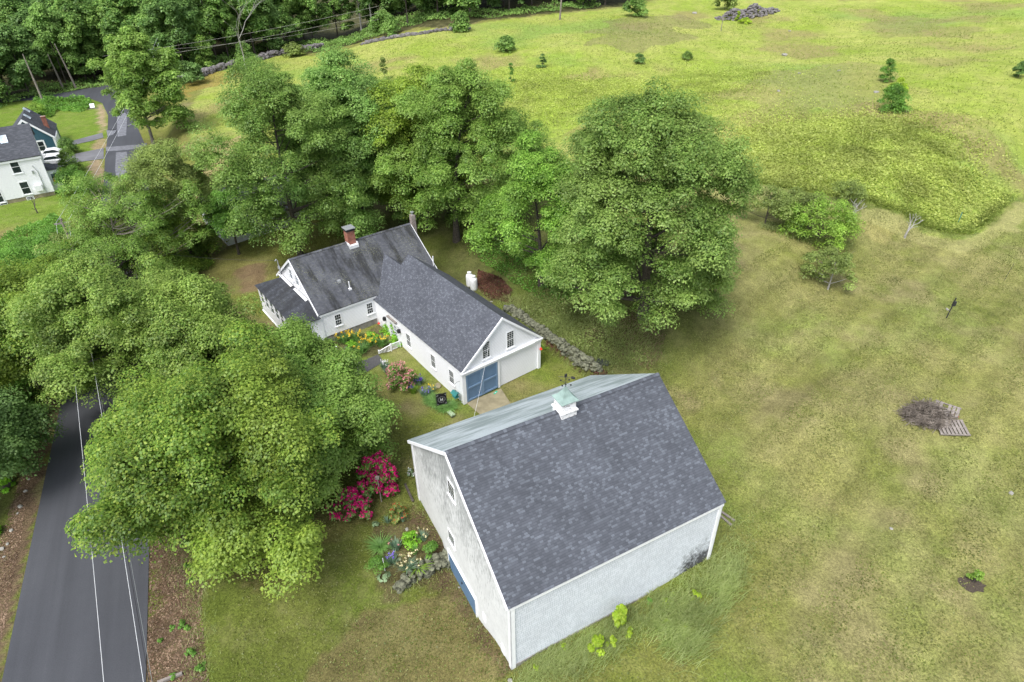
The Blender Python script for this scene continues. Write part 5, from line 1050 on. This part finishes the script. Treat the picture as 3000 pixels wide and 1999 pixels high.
def clump(base, n, L, Wd, label, seed, mat='strap', fl=None, nf=0, fz=(.7, 1.), name='strap_leaf_plant', cat='plant', spread=.35, droop=.6, bs=.14, fs=.07, fr=.3, fmat2=None):
    P = np.array(at(*base)); rng = np.random.default_rng(seed); V, Fq = straps(P*0, n, L, Wd, rng, spread, droop, bs); root = empty(name, tuple(P), label, cat)
    npmesh('leaves', V, Fq, G[mat], root)
    if fl:
        c = np.stack([rng.uniform(-fr, fr, nf), rng.uniform(-fr, fr, nf), L*rng.uniform(fz[0], fz[1], nf)], 1); petals(c, nf, 0, fl, fs, seed+1, root)
        mb = MB()
        for q in c: mb.tube([(q[0]*.4, q[1]*.4, 0), tuple(q)], .006, 3, False)
        mb.build('stems', G[mat], root)
    return root
def hosta(base, n, r, label, seed, mat='hosta', fl=None):
    P = np.array(at(*base)); rng = np.random.default_rng(seed); a = rng.uniform(0, 6.28, n); q = r*rng.uniform(.1, 1, n)**.6; Pn = np.stack([q*np.cos(a), q*np.sin(a), .28*(1-q/r*.6)+rng.uniform(0, .05, n)], 1)
    N = norm(np.stack([np.cos(a)*.6, np.sin(a)*.6, np.ones(n)], 1)+rng.normal(size=(n, 3))*.2); V, Fq = leafquads(Pn, N, .15, rng, .8); root = empty('hosta', tuple(P), label, 'plant'); npmesh('leaves', V, Fq, G[mat], root)
    if fl: petals(Pn[:14]+[0, 0, .3], 14, 0, fl, .06, seed+2, root)
    return root
hosta((1000, 1045), 120, .6, 'big pale hosta at the left end of the front flower bed', 301); hosta((1045, 1045), 60, .38, 'smaller hosta beside the asphalt path', 302, 'apple_b'); hosta((1020, 1025), 60, .4, 'hosta behind the smaller one near the path', 306)
hosta((1124, 1690), 90, .42, 'pale round-leaved plant with a white label stake, alone on the lawn edge', 303); hosta((1100, 1540), 36, .22, 'little pale plant at the top left of the barn flower bed', 304)
for k, (x, y, nf, l) in enumerate(((1005, 990, 12, 'yellow iris clump nearest the sun porch steps'), (1040, 985, 14, 'yellow iris clump below the first house window'), (1080, 1000, 16, 'yellow iris clump in the middle of the house bed'), (1120, 1000, 10, 'yellow iris clump nearest the ell door'), (1060, 1020, 4, 'green clump with few yellow flowers in front'))):
    clump((x, y+10), 200, .7, .05, l, 310+k, 'strap', 'yellow', nf, (.75, 1.05), 'iris_plant', 'plant', .4, .5, .45, .10, .5)
for k, (x, y, l) in enumerate(((1135, 965, 'bushy green plant under the vine bush'), (1090, 985, 'leafy green bush in the house bed'), (1030, 1010, 'leafy plant between the irises and the path'), (965, 1010, 'leafy plant by the white porch steps'), (1160, 1000, 'green perennial beside the ell steps'))):
    shrub((x, y+10), 42, 24, 'brightbush', l, 330+k, 'perennial', 'plant', n=12, rcl=.25, per=60, leaf=.09)
for k, (x, y, fl, nf, l) in enumerate(((1128, 1080, 'whitef', 12, 'white iris clump at the end of the asphalt path'), (1140, 1095, 'pink', 5, 'grey-green clump left of the pink azalea'), (1228, 1125, 'purple', 16, 'tall purple iris clump right of the pink azalea'), (1212, 1150, 'purple', 7, 'low yellow-green clump with purple blooms'), (1245, 1160, 'violet', 8, 'spreading clump with pale violet blooms'), (1262, 1150, 'yellow', 7, 'iris clump with orange-yellow flowers by the millstone'))):
    clump((x, y), 240, .58, .042, l, 340+k, 'iris' if k != 3 else 'apple_b', fl, nf, (.8, 1.15), 'iris_plant', 'plant', .32, .4, .22, .075, .32)
for k, (x, y, l) in enumerate(((1275, 1185, 'grassy green clump left of the black flag'), (1262, 1175, 'daylily clump between the flag and the purple irises'), (1300, 1200, 'dark green clump under the black flag'), (1318, 1195, 'leafy clump right of the black flag'))):
    clump((x, y), 300, .5, .045, l, 350+k, 'strap', None, 0, spread=.6, droop=.8, bs=.25)
clump((1115, 1605), 320, .5, .045, 'big fountain-shaped green clump in the barn flower bed', 360, 'strap', None, 0, spread=.75, droop=.7, bs=.12)
clump((1160, 1610), 150, .72, .05, 'upright grey-green iris clump beside the fountain-shaped one', 361, 'iris', 'pink', 3, spread=.25, droop=.3, bs=.2)
clump((1150, 1650), 130, .6, .035, 'iris clump with violet flowers in the barn flower bed', 362, 'iris', 'violet', 9, (.9, 1.2), spread=.4, droop=.4, bs=.2, fs=.08, fr=.2)
clump((1195, 1665), 160, .7, .035, 'iris clump with cream flowers above the stone wall', 363, 'iris', 'cream', 14, (.7, 1.1), spread=.45, droop=.5, bs=.25, fs=.09, fr=.5)
clump((1225, 1665), 100, .6, .05, 'bright green daylily just above the stone wall', 364, 'apple_b', 'cream', 6, (.6, .9), spread=.6, droop=.7, bs=.12, fs=.08, fr=.35)
clump((1240, 1580), 90, .6, .03, 'grey-green clump near the barn wall with cream buds', 365, 'iris', 'cream', 8, (.8, 1.2), spread=.35, droop=.4, bs=.2, fs=.07, fr=.4)
clump((1135, 1530), 60, .45, .03, 'small blue-grey tuft at the top of the barn flower bed', 366, 'iris', None, 0, spread=.4, droop=.3); clump((1180, 1525), 60, .5, .03, 'small blue-grey tuft nearest the barn', 367, 'iris', 'redf', 2, spread=.4, droop=.3)
clump((1215, 1620), 90, .55, .03, 'slender green clump in the middle of the barn bed', 368, 'strap', 'cream', 2, spread=.3, droop=.3)
clump((1595, 1020), 80, .4, .03, 'green tuft at the foot of the retaining wall', 369, 'brightbush', None, 0, spread=.7, droop=.7)
clump((1484, 912), 50, .4, .03, 'violet iris at the end of the retaining wall', 370, 'iris', 'violet', 5, spread=.3, droop=.3)
shrub((1106, 1662), 62, 40, 'bush', 'mounded dense green cushion plant left in the barn bed', 371, 'perennial', 'plant', n=26, rcl=.22, per=120, leaf=.05)
shrub((1205, 1590), 52, 42, 'brightbush', 'yellow-green leafy bush beside the grey rock', 372, 'perennial', 'plant', n=18, rcl=.22, per=60, leaf=.08); shrub((1262, 1620), 50, 40, 'bush', 'green leafy bush close to the barn wall', 373, 'perennial', 'plant', n=18, rcl=.22, per=60, leaf=.08)
# ------------------------------------------------------------------ stones
def stonewall(name, pts, label, r, rows, wid, mat, seed, step=None, cat='stone wall', zt=0):
    rn = random.Random(seed); P = [at(*p) for p in pts]; root = empty(name, P[0], label, cat); m = MB(); st = step or r*1.5
    for i in range(len(P)-1):
        a, b = P[i], P[i+1]; n = max(1, int((b-a).length/st)); d = (b-a).normalized(); nn = Vector((-d.y, d.x, 0))
        for j in range(n):
            q = a.lerp(b, (j+.5)/n)
            for k in range(rows):
                for w_ in (wid if hasattr(wid, '__len__') else (0,)):
                    p = q+nn*(w_+rn.uniform(-.3, .3)*r)+d*rn.uniform(-.3, .3)*r; z = float(hz(p.x, p.y)); zz = zt if zt else 0
                    rr = r*rn.uniform(.5, 1.75); m.rock((p.x-P[0].x, p.y-P[0].y, z-P[0].z+zz+rr*.35+k*r*1.05), rr, rn, (1.1, rn.uniform(.6, 1), rn.uniform(.55, .8)))
    m.build('stones', MT[mat], root); return root
stonewall('retaining_wall', [(1482, 905), (1520, 925), (1560, 958), (1600, 985), (1640, 1008), (1680, 1042), (1720, 1068), (1762, 1088)], 'long lichen-covered field stone wall curving behind the ell', .19, 2, (-.2, .0, .2), 'stone', 1)
stonewall('garden_wall', [(1330, 1640), (1290, 1655), (1250, 1665), (1215, 1690), (1180, 1715), (1160, 1735)], 'short mossy boulder wall below the flower bed, ending at the barn', .18, 3, (-.14, .05, .2), 'stone', 2)
stonewall('boundary_wall', [(500, 262), (560, 236), (620, 212), (660, 202), (740, 182), (800, 165), (870, 150), (950, 140)], 'long low dry stone wall between the woods and the meadow', .5, 2, (-.35, .35), 'pilestone', 3)
stonewall('boundary_wall', [(1060, 132), (1120, 118), (1180, 108), (1240, 100), (1300, 90), (1380, 84)], 'short stretch of stone wall in the tree line at the meadow top', .45, 1, (-.3, .3), 'pilestone', 4)
rn = random.Random(9); P0 = at(2190, 45); pile = empty('stone_pile', P0, 'heap of dark broken stones at the top of the meadow', 'stone pile'); m = MB()
for k in range(420):
    a = rn.uniform(0, 6.28); q = math.sqrt(rn.random()); x, y = 9.0*q*math.cos(a), 4.2*q*math.sin(a); xx, yy = x*.93-y*-.35, x*.35+y*.93; h = 1.9*(1-q*q)*(.85+.3*math.sin(x)); z = float(hz(P0.x+xx, P0.y+yy))-P0.z
    m.rock((xx, yy, z+h*rn.uniform(.75, 1.02)), rn.uniform(.28, .6), rn, (1, .8, .6), 0)
m.build('stones', MT['pilestone'], pile)
for k, (x, y, r_, lab) in enumerate(((132, 1295, .22, 'flat pale stone at the top of the left road verge'), (103, 1360, .16, 'small tan stone on the left verge'), (85, 1405, .14, 'pale stone in the middle of the verge row'), (75, 1440, .20, 'long white stone above the big one on the verge'), (60, 1485, .26, 'biggest white stone on the left road verge'), (52, 1505, .14, 'small stone below the biggest white one'), (33, 1555, .22, 'tall pale stone lower on the verge'), (22, 1595, .18, 'greyish stone low on the verge'), (4, 1610, .26, 'white rock cut by the left frame edge'), (12, 1632, .14, 'lowest small pale stone of the verge row'),
                                (2035, 40, .7, 'grey boulder left of the stone pile'), (2298, 164, .8, 'flat pale boulder in the upper meadow'), (2005, 170, .45, 'pale rock touching a low shrub in the meadow'), (2457, 209, .4, 'pale rock left of the meadow shrub pair'), (2341, 216, .3, 'small pale rock in the brown grass'), (2281, 268, .35, 'grey rock above the fern patch'), (2313, 92, .35, 'small rock below the stone pile'), (2567, 272, .5, 'reddish rock beside the bushy sapling'), (2962, 1446, .20, 'half-buried pale stone in the right lawn'), (2775, 908, .22, 'white rocks at the foot of the dark post'),
                                (1192, 1552, .2, 'grey angular rock in the barn flower bed'), (2610, 1550, .14, 'pale stone flush with the right lawn'), (1345, 1722, .12, 'dark stone by the barn door'), (1495, 1995, .2, 'pale stone at the barn corner'), (1440, 885, .2, 'flat stone at the edge of the bark mulch'))):
    P = at(x, y); m = MB(); r_ *= (.62 if x < 140 or 1100 < x < 1500 else .8); m.rock((0, 0, r_*.2), r_, random.Random(k+40), (1.2, .8, .55)); o = m.build('boulder', MT['palestone'], None); o.location = P; tag(o, lab, 'stone')
# ------------------------------------------------------------------ dead trees, posts, wires
def dead(base, top, label, seed, r=.09, mat='palebark', depth=4, name='dead_tree', lean=(0, 0)):
    P = at(*base); h = height_for(P, top)-P[2]; rn_ = np.random.default_rng(seed); m = MB(); bare(m, Vector((0, 0, -.1)), Vector((lean[0], lean[1], 1)).normalized(), h*.36, r, rn_, depth); o = m.build(name, MT[mat]); o.location = P; return tag(o, label, 'dead tree')
dead((2650, 697), 632, 'bare grey dead tree standing in the right orchard lawn', 3, .13, lean=(.1, 0)); dead((2484, 650), 588, 'small dead tree bending right beside the bright apple tree', 5, .12, lean=(.35, .1)); 
dead((720, 205), -60, 'tall leafless pale tree in front of the woods behind the stone wall', 7, .13, depth=5); dead((590, 180), -60, 'slender leafless grey tree left of the taller bare one', 8, .12, depth=5)
dead((110, 625), 568, 'dark leaning stump beside the lawn of the white house', 9, .1, 'bark', 2)
for k, (x, y, l, s) in enumerate(((225, 262, 'pale leaning trunk at the edge of the dark woods', (-.12, 0)), (187, 262, 'thin pale trunk left of the leaning one', (-.08, 0)), (130, 305, 'thick grey trunk behind the teal house', (-.1, .1)), (505, 245, 'broken pale snag near the road', (0, 0)), (1640, 58, 'reddish slanting trunk in the tree line', (.06, 0)))):
    P = at(x, y); m = MB(); hh = (9, 7, 9, 3.2, 9)[k]; m.tube([(0, 0, -.3), (s[0]*hh*.5, s[1]*hh*.5, hh*.5), (s[0]*hh, s[1]*hh, hh)], [.24, .17, .08], 7); o = m.build('bare_trunk', MT['twig' if k != 3 else 'palebark']); o.location = P; tag(o, l, 'tree trunk')
def post(base, top, r, mat, label, extra=None, name='post', cat='post', lean=(0, 0)):
    P = at(*base); h = height_for(P, top)-P[2]; root = empty(name, P, label, cat); MB().tube([(0, 0, -.2), (lean[0], lean[1], h)], r, 6).build('pole', MT[mat], root)
    if extra: extra(root, h)
    return root
post((2112, 92), 56, .07, 'wood', 'wooden post with a small birdhouse in the upper meadow', lambda r, h: MB().box(-.22, .22, -.2, .2, h-.3, h+.12).build('birdhouse', MT['wood'], r), 'birdhouse_post')
post((2772, 932), 873, .045, 'dark', 'dark metal post with a hanging black box in the right lawn', lambda r, h: MB().box(.06, .28, -.08, .08, h-.75, h-.35).build('black_box', MT['dark'], r), lean=(.12, 0))
post((2806, 655), 622, .04, 'feeder', 'thin green metal stake at the meadow corner'); post((2940, 825), 775, .018, 'dark', 'thin wire rod leaning in the right lawn', lean=(.35, .2), name='garden_stake')
post((1128, 1672), 1636, .018, 'white', 'white plant label stake in the pale hosta', name='plant_stake', cat='plant label'); post((1118, 1470), 1402, .04, 'wood', 'grey wooden post inside the magenta rhododendron', lambda r, h: MB().box(-.12, .12, -.1, .1, h, h+.12).build('post_cap', MT['wood'], r))
# utility pole and wires
UP = at(262, 836); uh = height_for(UP, 640)-UP[2]; up = empty('utility_pole', UP, 'weathered wooden utility pole among the trees left of the road', 'utility pole'); MB().tube([(0, 0, -.3), (0, 0, uh)], [.15, .11], 8).build('pole', MT['wood'], up)
MB().box(-.7, .7, -.05, .05, uh-.55, uh-.43, Matrix.Rotation(.4, 4, 'Z')).build('crossarm', MT['wood'], up)
UT = Vector((UP.x, UP.y, UP.z+uh))
def wire(a, b, sag, r, label, mat='tank', name='overhead_wire', n=24):
    a, b = Vector(a), Vector(b); pts = [a.lerp(b, t/n)+Vector((0, 0, -4*sag*(t/n)*(1-t/n))) for t in range(n+1)]; o = MB().tube([p-a for p in pts], r, 4, False).build(name, MT[mat]); o.location = a; return tag(o, label, 'wire', 'overhead wires')
wire(UT+Vector((-.45, -.2, -.35)), atz(312, 2090, 6.6), .55, .010, 'bright wire over the middle of the road, left of the pair')
wire(UT+Vector((.45, .2, -.35)), atz(434, 2090, 6.4), .55, .010, 'bright wire over the road, right of the pair')
wire(UT+Vector((0, 0, -2.2)), atz(452, 2090, 5.4), .4, .012, 'dull grey cable along the right road edge', 'dark')
wire(UT+Vector((0, 0, -2.5)), atz(462, 2090, 5.2), .4, .008, 'thinnest cable beside the dull grey one', 'metal')
FP = at(505, 262); FT = Vector((FP.x, FP.y, FP.z+9.5))
wire(UT+Vector((-.45, -.2, -.35)), FT, .8, .014, 'wire crossing above the driveways toward the bend'); wire(UT+Vector((.45, .2, -.35)), FT+Vector((0, 0, -.9)), .8, .014, 'lower wire crossing above the driveways toward the bend')
def ppz(px, py, dist): p = CO+ray(px, py)*dist; return Vector(p)
wire(ppz(300, 165, 118), ppz(1110, 18, 128), .6, .018, 'upper of the wires strung in front of the woods', 'palebark'); wire(ppz(300, 186, 118), ppz(1110, 38, 128), .6, .018, 'middle wire in front of the woods', 'palebark'); wire(ppz(480, 146, 118), ppz(1110, 57, 128), .7, .014, 'lowest faint wire in front of the woods', 'palebark')
gw = HM @ EM @ Vector((.03, -2.44, 4.28)); wire(gw, atz(1386, 1232, 4.2), .25, .008, 'pale cable from the ell gable window down toward the barn', 'cream_wire' if 'cream_wire' in MT else 'tank')
sm = HM @ Vector((-.2, 7.0, 4.2)); wire(sm, UT+Vector((0, 0, -1.5)), .8, .012, 'thin service wire from the porch end of the farmhouse', 'dark')
# ------------------------------------------------------------------ yard things
for k, (x, y, l) in enumerate(((1377, 839, 'white upright propane tank, the farther of two'), (1389, 850, 'white upright propane tank, the nearer of two'))):
    P = at(x, y); root = empty('propane_tank', P, l, 'tank', 0, 'propane tanks'); MB().lathe([(.22, 0), (.27, .03), (.31, .1), (.33, .2), (.33, 1.0), (.31, 1.12), (.24, 1.22), (.12, 1.27)], 20).build('body', MT['tank'], root, True)
    MB().lathe([(.16, 1.22), (.17, 1.40), (.15, 1.40), (.14, 1.25)], 16).build('collar', MT['tank'], root); MB().lathe([(.18, 1.40), (.19, 1.43), (.1, 1.46)], 16).build('lid', MT['tank'], root); MB().lathe([(.24, -.03), (.24, .04)], 16).build('foot_ring', MT['metal'], root)
# garden flag
P = at(1296, 1196); A = atz(1271, 1158, 0); fl = empty('garden_flag', P, 'black garden flag with a white letter M in a leafy wreath', 'flag', rad(18)); fl.scale = (1.28, 1.28, 1.28)
m = MB(); m.tube([(-.33, 0, -.1), (-.33, 0, 1.02)], .012, 6); m.tube([(-.33, 0, 1.02), (.33, 0, 1.02)], .012, 6); m.build('stand', MT['dark'], fl)
m = MB(); nx_ = 8; cl = []
for i_ in range(nx_+1):
    for j_ in range(nx_+1): cl.append((-.29+.58*i_/nx_, .02*math.sin(i_*.9+j_*.5), 1.0-.74*j_/nx_))
m.v = cl; m.f = [(i_*(nx_+1)+j_, (i_+1)*(nx_+1)+j_, (i_+1)*(nx_+1)+j_+1, i_*(nx_+1)+j_+1) for i_ in range(nx_) for j_ in range(nx_)]; m.build('cloth', MT['flag'], fl, True)
m = MB(); yv = -.035
def pl(pts): m.quad([(x, yv, .63+z) for x, z in pts]); 
for s_ in (-1, 1): pl([(s_*.055-.016, -.08), (s_*.055+.016, -.08), (s_*.055+.016, .08), (s_*.055-.016, .08)]); pl([(s_*.055-.03, -.088), (s_*.055+.03, -.088), (s_*.055+.03, -.076), (s_*.055-.03, -.076)])
pl([(-.085, .088), (-.045, .088), (.012, -.06), (-.012, -.06)]); pl([(.085, .088), (.045, .088), (-.012, -.06), (.012, -.06)])
m.build('letter_m', MT['print'], fl); m = MB()
for k in range(26):
    a = 2*math.pi*k/26; rr = .19+.018*(k % 2*2-1); c_, s_ = math.cos(a), math.sin(a); tx, tz = -s_, c_; px_, pz_ = rr*c_, rr*s_
    pl([(px_-tx*.022, pz_-tz*.022), (px_+c_*.011, pz_+s_*.011), (px_+tx*.022, pz_+tz*.022), (px_-c_*.011, pz_-s_*.011)])
m.build('wreath', MT['print'], fl); m = MB()
for sx in (-1, 1):
    for sz in (-1, 1):
        x0, z0_ = sx*.25, sz*.32; pl([(x0, z0_), (x0-sx*.09, z0_), (x0-sx*.09, z0_-sz*.01), (x0, z0_-sz*.01)]); pl([(x0, z0_), (x0-sx*.01, z0_), (x0-sx*.01, z0_-sz*.09), (x0, z0_-sz*.09)]); pl([(x0-sx*.02, z0_-sz*.02), (x0-sx*.05, z0_-sz*.03), (x0-sx*.04, z0_-sz*.05)])
m.build('corner_ornament', MT['print'], fl)
# stone slab bench, millstone, sign on the slab, feeders
P = at(1322, 1218); root = empty('stone_bench', P, 'low mossy stone slab on the lawn below the flag', 'bench', rad(38)); MB().box(-.16, .16, -.30, .30, .16, .24).build('seat', vary('green_lichen_stone', (.30, .36, .24), .4, 9, .9, .4, c2=(.10, .17, .07)), root)
for y_ in (-.2, .2): MB().box(-.12, .12, y_-.05, y_+.05, -.1, .16).build('leg', MT['stone'], root)
P = at(1284, 1136); m = MB(); m.lathe([(.20, -.05), (.21, 0), (.2, .05)], 18, Matrix.Rotation(rad(62), 4, 'X')); o = m.build('millstone', MT['concrete']); o.location = (P.x, P.y, P.z+.2); tag(o, 'round millstone leaning on the ell foundation', 'millstone')
P = at(1452, 1152); root = empty('green_tray', (P.x, P.y, P.z+.03), 'small bright green tray with white specks on the ground by the blue door', 'tray', rad(60)); MB().box(-.19, .19, -.07, .07, .0, .03).build('base', MT['green'], root); MB().box(-.08, .02, -.02, .02, .031, .04).build('white_speck', MT['white'], root)
w_ = lambda x, y, z: HM @ EM @ Vector((x, y, z))
P = w_(.42, .32, .95); root = empty('bird_feeder', P, 'teal green roofed bird feeder hanging near the ell corner', 'bird feeder', ER); root.scale = (1.5, 1.5, 1.5)
m = MB(); m.quad([(-.2, -.16, .0), (.2, -.16, .0), (.2, 0, .12), (-.2, 0, .12)]); m.quad([(.2, .16, .0), (-.2, .16, .0), (-.2, 0, .12), (.2, 0, .12)]); m.build('roof', MT['feeder'], root); MB().box(-.12, .12, -.08, .08, -.16, .04).build('hopper', MT['feeder'], root); MB().box(-.15, .15, -.12, .12, -.18, -.16).build('tray', MT['feeder'], root)
m = MB(); m.tube([(0, 0, .1), (0, 0, .55), (0, -.2, .62), (0, -.42, .5)], .01, 4); m.build('bracket', MT['dark'], root)
for x_, y_, z_, l in ((11.9, .15, 1.05, 'red hummingbird feeder in front of the vine bush'), (-.12, -7.0, 1.85, 'red hummingbird feeder on the far corner of the ell gable')):
    P = w_(x_, y_, z_); root = empty('hummingbird_feeder', P, l, 'bird feeder', 0, 'red feeders'); MB().lathe([(.03, .02), (.10, .0), (.11, -.05), (.05, -.08)], 14).build('base', MT['red'], root); MB().lathe([(.03, .02), (.04, .1), (.02, .14)], 12).build('bottle', MT['red'], root); MB().tube([(0, 0, .14), (0, 0, .34), (.0, .0, .36)], .008, 4).build('hook', MT['dark'], root)
P = at(1766, 1062); root = empty('drain_grate', (P.x, P.y, P.z), 'flat black mesh panel lying on the leafy bank', 'panel', rad(-20)); MB().box(-.48, .48, -.38, .38, .02, .07).build('panel', MT['solar'], root)
# planks, log, brush pile, pallets
for k, (x, y, a, L, l) in enumerate(((2118, 1520, -58, 1.3, 'left one of two old boards behind the barn corner'), (2128, 1512, -50, 1.1, 'right one of two old boards behind the barn corner'), (1196, 1440, -65, 1.9, 'dark timber leaning along the back barn corner'), (500, 1990, 24, 1.1, 'grey squared log at the foot of the leafy bank'))):
    P = at(x, y); m = MB(); m.box(-L/2, L/2, -.07, .07, .03, .09 if k < 3 else .17, Matrix.Rotation(rad(a), 4, 'Z')); o = m.build('plank' if k < 3 else 'log', MT['wood' if k != 2 else 'bark']); o.location = P; tag(o, l, 'board' if k < 3 else 'log')
P = at(2738, 1230); bp = empty('brush_pile', P, 'heap of cut grey branches and twigs on the right lawn', 'brush pile'); rn = random.Random(4); m = MB()
for k in range(900):
    a = rn.uniform(0, 6.28); q = rn.random()**.6; x, y = -.45+1.6*q*math.cos(a), .25+1.15*q*math.sin(a); h = 1.15*(1-q**1.5)*(.75+.35*math.sin(x*2.1)*math.cos(y*2.7+1))*rn.uniform(.5, 1.1); d = Vector((rn.uniform(-1, 1), rn.uniform(-.6, .6), rn.uniform(-.25, .3))).normalized(); L = rn.uniform(.4, 1.5); c_ = Vector((x, y, h+.04)); r_ = rn.uniform(.008, .022)
    m.tube([c_-d*L/2, c_+Vector((0, 0, .03)), c_+d*L/2], [r_, r_, r_*.5], 4, False)
m.build('branches', vary('mixed_dead_branches', (.22, .19, .16), .2, 2.2, .9, c2=(.045, .035, .028)), bp); m = MB()
for k in range(60):
    a = rn.uniform(0, 6.28); q = rn.random(); m.rock((1.3+1.0*q*math.cos(a), .9+.8*q*math.sin(a), .05), rn.uniform(.05, .13), rn, (1, .7, .5), 0)
m.build('bark_debris', vary('rusty_bark', (.34, .13, .07), .4, 4, .9), bp)
def pallet(px, py, rz, tilt, label, w=1.0, d_=.85, gap=7, z=0.1, drop=()):
    P = at(px, py); o = empty('pallet', (P.x, P.y, P.z+z), label, 'pallet', rad(rz), 'wooden pallets on the brush pile'); R_ = Matrix.Rotation(rad(tilt), 4, 'X')
    for k in range(gap):
        if k in drop: continue
        x = -w/2+w*(k+.1)/gap; MB().box(x, x+w/gap*.72, -d_/2, d_/2, .085, .105, R_).build('slat', MT['wood'], o)
    for y in (-d_/2, -.035, d_/2-.07): MB().box(-w/2, w/2, y, y+.07, .0, .084, R_).build('runner', MT['wood'], o)
pallet(2785, 1258, -4, 12, 'closed slatted pallet nearest the lawn on the brush pile', 1.9, 1.25, 8, .12); pallet(2742, 1240, -14, 34, 'open broken pallet frame leaning on the brush pile', 1.25, 1.4, 5, .30, (1, 3)); pallet(2768, 1212, -38, 16, 'dark pallet at the back of the brush pile', 1.5, .9, 6, .35, (2,))
P = at(2848, 1712); m = MB(); rr = random.Random(3); ring = MB()
V_ = []; patch = [(P.x+.62*math.cos(a)*rr.uniform(.75, 1.2), P.y+.55*math.sin(a)*rr.uniform(.75, 1.2), 0) for a in np.linspace(0, 6.1, 14)]; drape(patch, 'mulch_ring', MT['dark'] if False else vary('dark_mulch', (.07, .055, .04), .5, 14, .95, .6), .02)
# sign at the bend
P = at(272, 320); root = empty('notice_board', P, 'small white board on a wooden frame in the shrubs at the road bend', 'sign', rad(20)); MB().box(-.4, .4, -.04, .04, .25, 1.05, Matrix.Rotation(rad(-30), 4, 'X')).build('board', MT['tank'], root); MB().box(-.9, .9, .02, .1, .0, .12).build('beam', MT['wood'], root)
# ------------------------------------------------------------------ cars
def car(P, rz, label, sc=1.0):
    root = empty('parked_car', P, label, 'car', rz, 'white cars at the white house'); L, Wc = 4.3*sc, 1.75*sc
    prof = [(-2.15, .35), (-2.12, .75), (-1.9, .88), (-1.15, .95), (-.55, 1.40), (.65, 1.45), (1.45, 1.05), (2.0, .98), (2.15, .7), (2.15, .35)]
    m = MB(); n = len(prof)
    for k in range(n):
        x, z = prof[k]
    ys = (-.86, -.80, -.62, .62, .80, .86); sect = []
    for y in ys:
        row = [(x*sc, y*sc*(1 if z < .96 else .86), (min(z, .92+.0*z) if abs(y) > .83 else (z if abs(y) < .7 or z < .96 else z-.05))*sc) for x, z in prof]; sect.append(row)
    for a in range(len(ys)-1):
        for k in range(n-1): m.quad([sect[a][k], sect[a][k+1], sect[a+1][k+1], sect[a+1][k]])
    m.quad(sect[0][::-1]); m.quad(sect[-1]); m.build('body', MT['carpaint'], root)
    g = MB()
    for s_ in (-1, 1): g.quad([(-1.0*sc, s_*.80*sc, .98*sc), (1.3*sc, s_*.80*sc, 1.04*sc), (.6*sc, s_*.70*sc, 1.37*sc), (-.5*sc, s_*.70*sc, 1.33*sc)])
    g.build('side_window', MT['glass'], root); g = MB(); g.quad([(-1.12*sc, -.6*sc, .98*sc), (-1.12*sc, .6*sc, .98*sc), (-.58*sc, .55*sc, 1.395*sc), (-.58*sc, -.55*sc, 1.395*sc)]); g.build('windscreen', MT['glass'], root)
    for x in (-1.35, 1.35):
        for y in (-.80, .80): w = MB().lathe([(.31*sc, -.1), (.32*sc, 0), (.31*sc, .1)], 16, Matrix.Translation((x*sc, y*sc, .32*sc)) @ Matrix.Rotation(math.pi/2, 4, 'X')).build('wheel', MT['tyre'], root); MB().lathe([(.18*sc, -.11), (.18*sc, .11)], 12, Matrix.Translation((x*sc, y*sc, .32*sc)) @ Matrix.Rotation(math.pi/2, 4, 'X')).build('rim', MT['metal'], w)
    for y in (-.6, .6): MB().box(-2.17*sc, -2.13*sc, (y-.16)*sc, (y+.16)*sc, .6*sc, .74*sc).build('headlight', MT['skyl'], root)
    return root
car(at(158, 482), rad(20), 'white car parked nearest the camera by the white house'); car(at(156, 463), rad(20), 'silver-white car parked behind the nearer white one')
